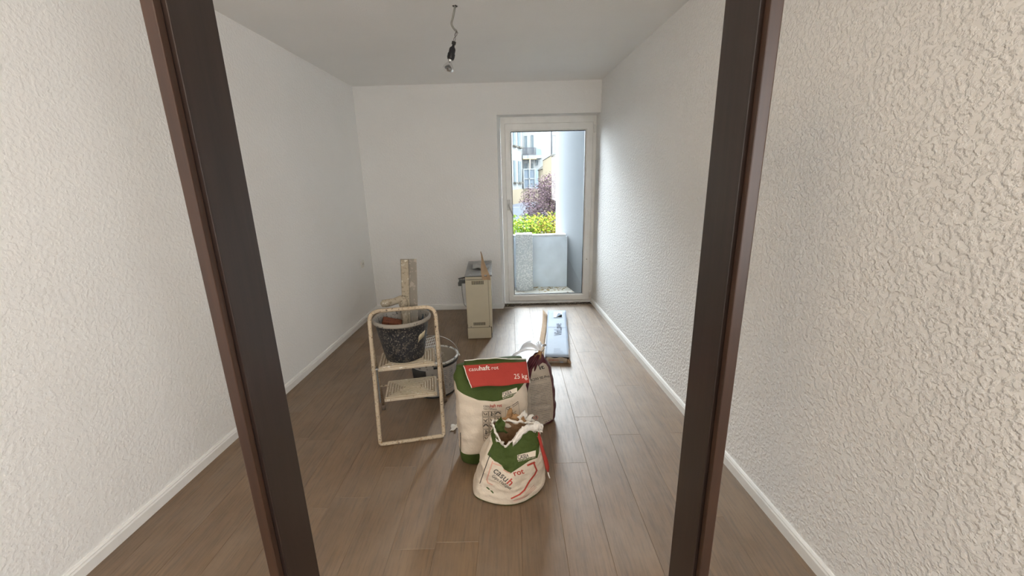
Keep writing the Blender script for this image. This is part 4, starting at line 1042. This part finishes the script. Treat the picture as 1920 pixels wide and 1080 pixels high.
# red tear strip on its right side
g = []
for (x, y, z, w) in ((.108, 1.725, .305, .007), (.118, 1.712, .275, .007), (.126, 1.705, .235, .007), (.137, 1.70, .195, .008), (.147, 1.70, .155, .010), (.154, 1.702, .118, .010), (.158, 1.705, .092, .004)):
    g.append([Vector((x - w, y - w * .7, z)), Vector((x, y - .006, z)), Vector((x + w, y + w * .6, z))])
ts_ = sheet('tear_strip', g, RED, None, .0012); par(ts_, sf)
bm = bmesh.new(); tube(bm, [(.156, 1.705, .094), (.160, 1.70, .075), (.166, 1.698, .058)], .003, 6); par(obj('thread_end', bm, TORN), sf)
# ---- grey sack with purple top
KC = (.135, 2.315)
sk = thing('purple_sack', 'grey and purple levelling-compound sack with gathered neck beside gypsum sack', 'sack', (KC[0], KC[1], 0))
bpy.context.view_layer.update()
secs = []; NS = 44; zone = []
for i in range(NS + 1):
    f = i / NS; z = .001 + .455 * f
    a = np.interp(f, [0, .03, .15, .45, .65, .80, .90, .96, 1], [.108, .120, .124, .114, .098, .080, .058, .034, .026])
    b = np.interp(f, [0, .03, .2, .5, .75, .88, .96, 1], [.090, .100, .104, .096, .075, .055, .030, .024])
    secs.append((z, a, b, 2.6 - .6 * f, .018 * f, -.005 * f)); zone.append(0)
kb = ring_sack('sack_body', KC, math.radians(14), secs, 110, sk, [PURPLE], None, .007, 11)
dK = (.064, .865, -.497); tb = bvh_of(kb)
p = Print(); p.poly([(.118, .435), (.122, .420), (.128, .436), (.140, .437), (.146, .418), (.155, .430), (.172, .445), (.192, .437), (.205, .415), (.213, .38), (.228, .30), (.236, .20), (.240, .13), (.236, .048), (.18, .018), (.13, .0), (.09, -.005), (.070, .01), (.070, .20), (.083, .27), (.10, .35)])
p.press('label_panel', SACKG, sk, tb, 2.22, dK, .0012)
p = Print(); p.text('it', (.155, .396), (.185, .405), .028, bold=.02); p.text('K200 SE-Pro', (.103, .318), (.216, .346), .017, bold=.015); p.text('25 KG', (.188, .024), (.230, .046), .013)
p.press('lettering', INK, sk, tb, 2.22, dK, .0018)
p = Print(); p.text('FLIESSSPACHTEL', (.103, .305), (.200, .328), .009)
rk = random.Random(2)
for k in range(17):
    z = .284 - k * .0115; x = .094 + rk.uniform(0, .004) + .0005 * k
    while x < .222:
        l = rk.uniform(.003, .010); x1 = min(x + l, .226); p.line([(x, z + (x - .09) * .18), (x1, z + (x1 - .09) * .18)], rk.uniform(.002, .0045)); x = x1 + rk.uniform(.003, .006)
for k in range(4): p.line([(.165 + .01 * (k % 2), .085 - .012 * k), (.215, .095 - .012 * k)], .003)
p.line([(.094, .088), (.224, .112)], .0016); p.line([(.152, .088), (.152, .03)], .0014)
p.press('small_print', INKG, sk, tb, 2.22, dK, .0018)
p = Print()
for x, z in ((.106, .064), (.132, .068)):
    p.line([(x, z - .014), (x + .011, z), (x, z + .014), (x - .011, z), (x, z - .014)], .0026)
p.press('hazard_diamonds', INKR, sk, tb, 2.22, dK, .0018)
p = Print()
for x, z in ((.106, .064), (.132, .068)): p.line([(x, z - .004), (x, z + .006)], .005)
p.press('hazard_symbols', INK, sk, tb, 2.22, dK, .0018)
# gathered neck and flared film mouth
bm = bmesh.new(); tube(bm, [(.152, 2.304, .440), (.160, 2.300, .462), (.166, 2.302, .478)], lambda t: .027 - .016 * math.sin(t * 2.2), 12, jit=.12); par(obj('neck', bm, KRAFT), sk)
Nk = Vector((.164, 2.302, .474)); fan = [(-.020, 2.32, .420), (.004, 2.37, .432), (.026, 2.41, .440), (.062, 2.46, .452), (.096, 2.49, .462), (.128, 2.50, .470), (.150, 2.48, .448), (.174, 2.46, .466), (.196, 2.43, .462), (.212, 2.38, .478)]
g = []
for j in range(9):
    t = j / 8; row = []
    for i in range(37):
        f = i / 36 * (len(fan) - 1); a = int(min(f, len(fan) - 2)); u = f - a; e = Vector(fan[a]).lerp(Vector(fan[a + 1]), u)
        q = Nk.lerp(e, t) + Vector((0, 0, .030 * math.sin(t * 3.1) + t * .010 * math.sin(i * .52 + .4) + .008 * t * nz((i * .3, j * .4, 0), 1, 3)))
        row.append(q)
    g.append(row)
par(sheet('film_mouth', g, FILM, None, .0008), sk)
g = [[Vector((.165 + .006 * i / 4 + .030 * t * i / 4, 2.298 - .004 * t, .470 + .045 * t * (i / 4) - .004 * i / 4)) for i in range(5)] for t in (0, .33, .66, 1)]
par(sheet('film_fold', g, plain('dark_film', (.20, .23, .22), .4), None, .0008), sk)
# purple pleats near the neck
bm = bmesh.new()
for k in range(7):
    a = math.radians(150 + k * 17); d = Vector((math.cos(a), math.sin(a), 0)); r0 = .030; 
    tube(bm, [Nk + Vector((d.x * .018, d.y * .018, -.014)), Vector((KC[0] + .018, KC[1] - .004, .415)) + d * .052, Vector((KC[0] + .014, KC[1] - .003, .365)) + Vector((d.x * .080, d.y * .062, 0))], lambda t: .0035 + .006 * math.sin(t * 3), 7, jit=.15)
par(obj('pleats', bm, PURPLE), sk)
# paper scrap beside the tall sack, chips on the floor
g = [[Vector((-.410 + .05 * i / 5 + .006 * math.sin(j), 2.195 + .07 * j / 5, .002 + .05 * (i / 5) ** 2 * (.5 + .5 * math.sin(j * .9)) + .004 * math.sin(i * 2 + j))) for i in range(6)] for j in range(6)]
sc_ = sheet('paper_scrap', g, TORN, None, .001); tag(sc_, 'curled white paper scrap on the floor beside tall gypsum sack', 'paper')
